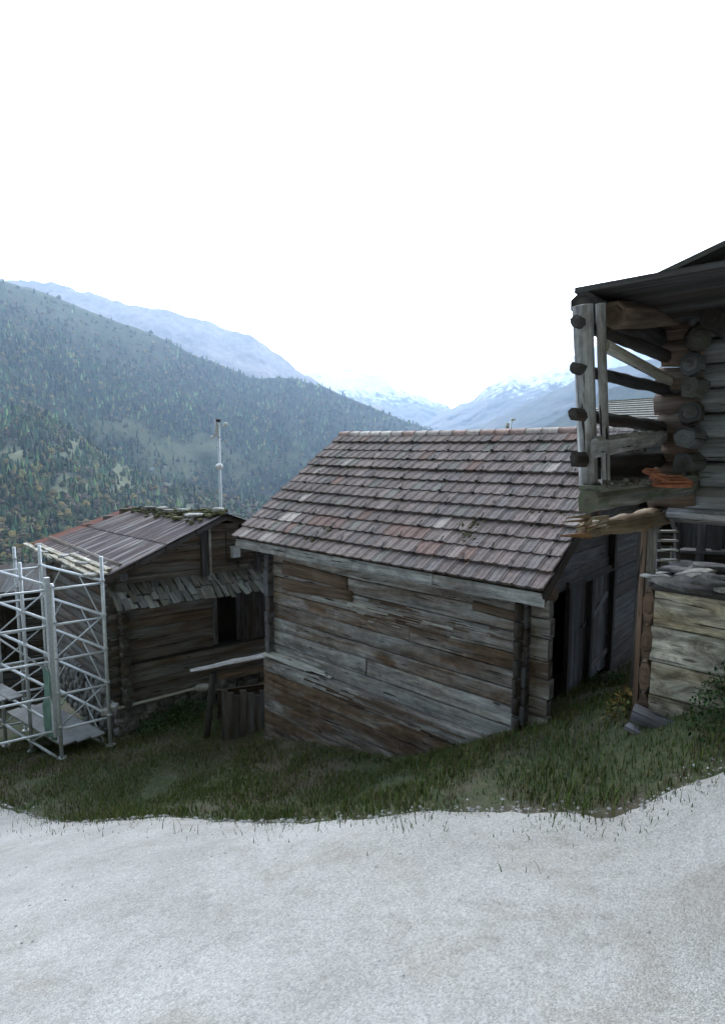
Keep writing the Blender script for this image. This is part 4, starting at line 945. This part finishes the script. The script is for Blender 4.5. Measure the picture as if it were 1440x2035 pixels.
# crumbly moss lumps on the beam
q = MB()
for i in range(60): p = a.lerp(b, rnd()) + Z * (.1 + ru(-.02, .05)) + E1 * ru(-.1, .08); q.slab(p, ru(.03, .1), ru(.03, .09), ru(.02, .06), ru(0, 3), c=rt(), n=6, rough=.35)
q.build('moss', M['lichen'], stb)['kind'] = 'stuff'
# broken orange roof tile on the beam
for i, (x, y, l_, rz_, tl) in enumerate(((1332, 958, .42, -.25, .12), (1300, 944, .16, .6, .7))):
    q = MB(); q.slab((0, 0, 0), l_, .24, .035, rz_, (tl * -.2, .35), c=(.42, .16, .085, 1), n=8, rough=.1)
    for k in (-1, 0, 1): q.sweep((-l_ * .38, k * .07, .035 + k * .024), (l_ * .38, k * .07, .03 + k * .024), .03, .02, c=(.46, .18, .1, 1), n=6)
    o = q.build('roof_tile', M['tile']); o.location = at(x, y, 5.9 - i * .1); tag(o, ['broken bright orange clay tile lying on the lichen covered beam', 'small upright shard of orange tile beside the larger orange tile'][i], 'roof tile')
# upper floor jutting out and the roof above
q = MB(); 
zt = 1.30
for r in (-.42, .3, 1.4, 2.6, 3.8, 5.0): q.sweep(LB(r, 2.35 if r < 0 else .8, zt), LB(r, -2, zt), .22, .22, c=(ru(.1, .4), ru(.3, .8), rnd(), 1), seg=6, jit=.08, n=8, rr=.2)
q.build('upper_joist', M['dark'], stb)
q = MB(); q.sweep(railz(628, 1205, 0) - E1 * .06, railz(652, 1345, 0) + Z * .12 - E1 * .1, .22, .24, c=(.75, .6, .3, 1), seg=8, jit=.14, n=8, rr=.15, taper=(1.1, .9)); q.build('corbel', M['brownw'], stb)
q = MB()
for i in range(9): q.sweep(LB(-.5, 2.2 - i * .3, zt + .13), LB(1.2 if i < 5 else 6.2, 2.2 - i * .3, zt + .13), .29, .05, c=(ru(.2, .6), ru(.2, .8), rnd(), 1), seg=4, jit=.06)
q.build('upper_floor', M['dark'], stb)
q = MB()
eL, rdg = -.62, 2.9
for sd in (0, 1):
    for i in range(26):
        f_ = 1.1 - i * .36
        if sd == 0: p_, q_ = LB(eL, f_, zt + .25), LB(rdg, f_, zt + 1.35)
        else: p_, q_ = LB(rdg + 3.52, f_, zt + .25), LB(rdg, f_, zt + 1.35)
        q.sweep(p_ + Z * (i % 2) * .02, q_ + Z * (i % 2) * .02, .37, .05, c=(ru(.3, .9), ru(0, .8), rnd(), 1), seg=4, jit=.04)
q.build('roof', M['shingle'], stb)
q = MB(); z = zt + .3
while z < zt + 1.15:
    ins = (z - zt + .12) * 3.52 / 1.1; q.sweep(LB(eL + ins, .0, z), LB(rdg + 3.52 - ins, .0, z), .08, .24, c=(ru(.2, .8), ru(0, .7), rnd(), 1), seg=6, jit=.05); z += .25
q.build('gable_wall', M['dark'], stb)

# undercroft: post, dark back wall, shelf, ladder
q = MB(); p = at(1291, 1047, 6.95); q.sweep((p.x, p.y, tz(p.x, p.y)), p + Z * .02, .17, .15, up=E2, c=(.8, .2, .3, 1), seg=6, jit=.03, n=8, rr=.1); q.build('corner_support', M['wall'], stb)
q = MB(); p = at(1281, 1047, 6.9); q.sweep((p.x, p.y, tz(p.x, p.y)), p + Z * .02, .06, .06, up=E2, c=(.9, .8, .3, 1), seg=6, jit=.05); q.build('corner_support', M['brownw'], stb)
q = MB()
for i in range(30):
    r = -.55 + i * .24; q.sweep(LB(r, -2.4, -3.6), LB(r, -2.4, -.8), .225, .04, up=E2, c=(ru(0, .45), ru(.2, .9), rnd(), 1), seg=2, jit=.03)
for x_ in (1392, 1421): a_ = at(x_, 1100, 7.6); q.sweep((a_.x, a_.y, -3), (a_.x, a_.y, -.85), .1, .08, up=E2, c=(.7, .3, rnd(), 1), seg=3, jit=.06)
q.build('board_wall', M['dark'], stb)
q = MB(); q.sweep(at(1350, 1093, 7.9), at(1500, 1100, 7.2), .3, .035, c=(.6, .3, rnd(), 1)); q.sweep(at(1350, 1112, 7.85), at(1500, 1120, 7.15), .05, .16, c=(.2, .9, rnd(), 1)); q.build('shelf', M['dark'], stb)
q = MB(); q.sweep(LB(-.5, -.05, -3.6), LB(-.5, -.05, -.85), .08, .1, up=E2, c=(.3, .5, .3, 1)); q.build('corner_support', M['dark'], stb)
lad = thing('ladder', at(1323, 1140, 7.4), 'wooden ladder with pale rungs leaning in the dark under the log barn', 'ladder')
for x_ in (1306, 1344): q = MB(); q.sweep(at(x_, 1290, 7.3), at(x_, 1052, 7.7), .05, .07, up=(0, 1, 0), c=(.5, .3, rnd(), 1)); q.build('rail', M['gable'], lad)
for i, y_ in enumerate((1056, 1074, 1093.5, 1113, 1133, 1155, 1178)): q = MB(); Y_ = 7.68 - .0017 * (y_ - 1052); q.sweep(at(1304, y_, Y_), at(1346, y_, Y_), .05, .028, c=(1, .1, rnd(), 1), seg=2, jit=.05); q.build('rung', M['pale'], lad)

# ---------------------------------------------------------------- plank box with stone slabs, right
PC = at(1300, 1230, 6.55); PC.z = 0
def PP(r, f, z): return PC - E1 * r - E2 * f + Z * z
box = thing('woodshed', PP(1.5, -1, -3.2), 'low shed of wide bleached planks under loose stone slabs, lower right', 'shed')
zrows = [(-1.62, .44), (-2.06, .42), (-2.48, .40), (-2.88, .42)]
q = MB()
for k, (z_, h_) in enumerate(zrows):
    q.sweep(PP(-.02 + ru(0, .03), 0, z_ - h_ / 2), PP(3.4, .0, z_ - h_ / 2 - .02), .09, h_ - .016, c=((.95, .35, .13, 1), (.8, .0, .42, 1), (.6, .15, .77, 1), (.35, .3, .9, 1))[k], seg=16, jit=.035, n=5)
q.build('wall', M['bleached'], box)
q = MB()
for k, (z_, h_) in enumerate(zrows): q.sweep(PP(-.06, .05, z_ - h_ / 2), PP(-.06, -2.2, z_ - h_ / 2), .12, h_ - .02, c=((.8, .9, .2, 1), (.5, .9, .5, 1), (.7, 1, .6, 1), (.1, .6, .8, 1))[k], seg=6, jit=.06, n=8, rr=.12, cap=.9)
q.build('side_wall', M['brownw'], box)
q = MB(); q.sweep(PP(-.02, -.9, -1.6), PP(3.4, -.9, -1.6), 2.0, .06, c=(.3, .5, .5, 1)); q.build('roof_boarding', M['dark'], box)
q = MB(); q.sweep(PP(-.14, .12, -3.12), PP(.9, .16, -3.30), .12, .22, c=(.3, .2, .5, 1), seg=6, jit=.08, n=8, rr=.1); q.sweep(PP(-.2, .14, -3.3), PP(.75, .2, -3.46), .14, .05, c=(1., .1, .5, 1), seg=6, jit=.1); q.build('sill', M['gable'], box)
labs = ['long pale stone slab jutting left over the corner of the plank shed', 'violet grey stone slab over the front edge of the plank shed', 'slanting dark slab edge at the right of the plank shed roof', 'mossy slab in the middle of the stone pile', 'flat stone slab at the back left of the stone pile', 'lumpy stone at the back of the pile, right', 'small pale stone at the front right of the plank shed', 'thick stone slab under the mossy one', 'stone slab at the far right of the plank shed roof', 'tilted slab leaning on the back of the stone pile', 'dark slab lying flat between the back stones', 'low slab behind the long pale slab']
specs = [(1306, 1146, 6.75, .62, .26, .05, .55, .5), (1352, 1162, 6.3, .66, .34, .055, -.5, .35), (1408, 1157, 6.1, .52, .3, .05, .3, .4), (1380, 1140, 6.8, .46, .3, .06, .2, .8), (1345, 1132, 7.1, .4, .3, .06, .4, .4), (1420, 1128, 7.0, .42, .3, .09, -.4, .5), (1434, 1172, 5.95, .16, .12, .06, 0, 1), (1376, 1152, 6.6, .5, .36, .07, -.1, .3), (1452, 1150, 6.4, .55, .42, .06, .1, .6), (1396, 1126, 7.2, .5, .3, .05, .7, .5), (1372, 1122, 7.5, .55, .34, .05, -.2, .3), (1330, 1141, 7.2, .5, .34, .05, .1, .3)]
for (x, y, Y, lx, ly, h, rz_, br), lb_ in zip(specs, labs):
    q = MB(); q.slab((0, 0, 0), lx, ly, h * .8, rz_ + .2, (ru(-.16, .16), ru(-.12, .16)), c=(br * .7, .5, rnd(), 1), n=8, rough=.26)
    o = q.build('stone_slab', M['palestone'] if br > .7 or 'pale' in lb_ else M['stone']); o.location = at(x, y, Y); tag(o, lb_, 'stone slab')

# ---------------------------------------------------------------- vegetation
M['grass'] = treemat(); M['grass'].name = 'grass_blades'
def blades(name, spots, kind='stuff', hue=None):
    V = []; Fc = []; C = []
    for (x, y, h, w_, c) in spots:
        z = tz(x, y); a = ru(0, 6.28); l_ = ru(.15, .75) * h; dx, dy = math.cos(a), math.sin(a); n = len(V); px_, py_ = -dy * w_, dx * w_
        V += [(x - px_, y - py_, z - .02), (x + px_, y + py_, z - .02), (x + px_ * .7 + dx * l_ * .4, y + py_ * .7 + dy * l_ * .4, z + h * .6), (x - px_ * .7 + dx * l_ * .4, y - py_ * .7 + dy * l_ * .4, z + h * .6), (x + dx * l_, y + dy * l_, z + h)]
        Fc += [(n, n + 1, n + 2, n + 3), (n + 3, n + 2, n + 4)]; C += [c, c]
    me = bpy.data.meshes.new(name); me.from_pydata(V, [], Fc); cnt = np.array([len(f) for f in Fc])
    ca = me.color_attributes.new('tint', 'FLOAT_COLOR', 'CORNER'); arr = np.ones((len(me.loops), 4), np.float32); arr[:, :3] = np.repeat(np.array(C, np.float32), cnt, axis=0)
    ca.data.foreach_set('color', arr.ravel()); me.materials.append(M['grass']); me.update()
    o = bpy.data.objects.new(name, me); col.objects.link(o)
    if kind: o['kind'] = kind
    return o
def inlane(x, y):
    y1 = lane_y(x)
    return y1 - 9.5 < y < y1 - .02 - 1.6 * rnd() ** 5
sp_ = []
def barnuv(x, y): d = Vector((x, y, 0)) - B0; return d.dot(E1), d.dot(E2)
while len(sp_) < 95000:
    x, y = ru(-10, 7.5), ru(4, 15)
    u, v_ = barnuv(x, y)
    if inlane(x, y) or (.4 < u < 6.5 and .3 < v_ < 6.5): continue
    d = .5 + .5 * mnoise.noise(Vector((x * 1.1, y * 1.1, 2)))
    if d < .3 and rnd() < .8 or (d < .5 and rnd() < .35): continue
    k = rnd(); c = (.06 + .05 * k, .10 + .05 * k, .032) if rnd() < .68 else ((.20, .175, .09) if rnd() < .6 else (.11, .085, .05))
    sp_.append((x, y, ru(.03, .12) * (.5 + d) * (2. if rnd() < .06 else 1), ru(.003, .007), c))
blades('grass', sp_)
# loose stones on and beside the lane
pb = MB()
for i in range(2600):
    x = ru(-9, 7); y = lane_y(x) + (random.gauss(-.05, .13) if rnd() < .5 else -rnd() ** .7 * 5); z = tz(x, y) + (.05 if y < lane_y(x) - .1 else 0); s_ = .008 + .028 * rnd() ** 3; n_ = len(pb.V); a = ru(0, 6)
    for k in range(5): pb.V.append((x + s_ * ru(.7, 1.2) * math.cos(a + k * 1.2566), y + s_ * ru(.7, 1.2) * math.sin(a + k * 1.2566), z))
    pb.V.append((x, y, z + s_ * .7)); c = (ru(.2, 1), .5, rnd(), 1)
    for k in range(5): pb.face((n_ + k, n_ + (k + 1) % 5, n_ + 5), [(0, 0)] * 3, c)
tag(pb.build('gravel', M['palestone']), kind='stuff')
# leafy weeds against the plank shed
def weed(name, ctr, n, rad, hgt, cols, label, cat='plant', lw=.03):
    V = []; Fc = []; C = []; st = MB(); bx, by = ctr; bz = tz(bx, by)
    for i in range(n):
        a = ru(0, 6.28); r = rad * math.sqrt(rnd()); x, y = bx + r * math.cos(a), by + r * math.sin(a); hh = hgt * (1 - .6 * (r / rad) ** 2) * ru(.3, 1.05); z = tz(x, y) + hh
        d = Vector((random.gauss(0, 1), random.gauss(0, 1), random.gauss(.2, .7))).normalized(); s_ = d.cross(Vector((rnd(), rnd(), 1))).normalized(); L_ = lw * ru(.8, 2.2); W_ = lw * ru(.3, .6); m = len(V); P = Vector((x, y, z))
        V += [tuple(P), tuple(P + d * L_ * .5 + s_ * W_), tuple(P + d * L_), tuple(P + d * L_ * .5 - s_ * W_)]; Fc.append((m, m + 1, m + 2, m + 3)); c = random.choice(cols); f_ = ru(.7, 1.3); C.append(tuple(v * f_ for v in c))
    me = bpy.data.meshes.new('foliage'); me.from_pydata([tuple(Vector(v) - Vector((bx, by, bz))) for v in V], [], Fc)
    ca = me.color_attributes.new('tint', 'FLOAT_COLOR', 'CORNER'); arr = np.ones((len(me.loops), 4), np.float32); arr[:, :3] = np.repeat(np.array(C, np.float32), 4, axis=0); ca.data.foreach_set('color', arr.ravel()); me.materials.append(M['grass']); me.update()
    root = thing(name, (bx, by, bz), label, cat); fo = bpy.data.objects.new('foliage', me); col.objects.link(fo); fo.parent = root
    for i in range(max(6, n // 25)):
        a = ru(0, 6.28); r = rad * .7 * rnd(); x, y = bx + r * math.cos(a), by + r * math.sin(a); st.tube((bx + r * .4 * math.cos(a), by + r * .4 * math.sin(a), tz(x, y) - .02), (x, y, tz(x, y) + hgt * ru(.5, 1)), .004, c=(.06, .08, .03, 1), n=4)
    st.build('stem', M['grass'], root)
GR = [(.04, .09, .03), (.06, .12, .045), (.03, .065, .025), (.09, .12, .06)]
def gp(x, y):     # where a pixel's ray meets the terrain
    d = at(x, y, 1.0); t = 3.
    for _ in range(400):
        if d.z * t < tz(d.x * t, t): break
        t += .03
    return d.x * t, t
weed('weed_bush', (PP(1.1, .35, 0).x, PP(1.1, .35, 0).y), 2600, .62, .75, GR, 'leafy green weeds growing against the planks of the low shed')
weed('weed_bush', (PP(2.1, .45, 0).x, PP(2.1, .45, 0).y), 2200, .6, .7, GR, 'green weeds at the right edge, right of the leafy weeds on the plank shed')
weed('dry_plant', gp(1240, 1418), 200, .25, .32, [(.26, .18, .06), (.22, .13, .05), (.10, .12, .04), (.12, .14, .05)], 'clump of yellow and orange dry leaves in the grass by the barn door', 'plant', .05)
weed('weed_bush', gp(345, 1440), 1800, .9, .55, GR, 'dark green weeds between the pale pole and the wooden landing', 'plant', .04)
weed('weed_bush', gp(1190, 1360), 700, .45, .2, GR, 'low green weeds near the foot of the barn door', 'plant', .03)

# ---------------------------------------------------------------- haze
me = bpy.data.meshes.new('haze'); x0, x1, y0, y1, z0, z1 = -9000, 9000, -300, 17000, -1500, 2900
V = [(x, y, z) for z in (z0, z1) for y in (y0, y1) for x in (x0, x1)]
me.from_pydata(V, [], [(0, 2, 3, 1), (4, 5, 7, 6), (0, 1, 5, 4), (2, 6, 7, 3), (0, 4, 6, 2), (1, 3, 7, 5)]); me.update()
hz = bpy.data.objects.new('haze', me); col.objects.link(hz); hz['kind'] = 'stuff'
hm = bpy.data.materials.new('haze'); hm.use_nodes = True; nt = hm.node_tree; nt.nodes.clear()
o_ = N(nt, 'ShaderNodeOutputMaterial'); pv = N(nt, 'ShaderNodeVolumePrincipled'); pv.inputs['Color'].default_value = (.56, .75, 1., 1); pv.inputs['Density'].default_value = 7.2e-5; pv.inputs['Anisotropy'].default_value = .6
nt.links.new(pv.outputs[0], o_.inputs['Volume']); me.materials.append(hm)
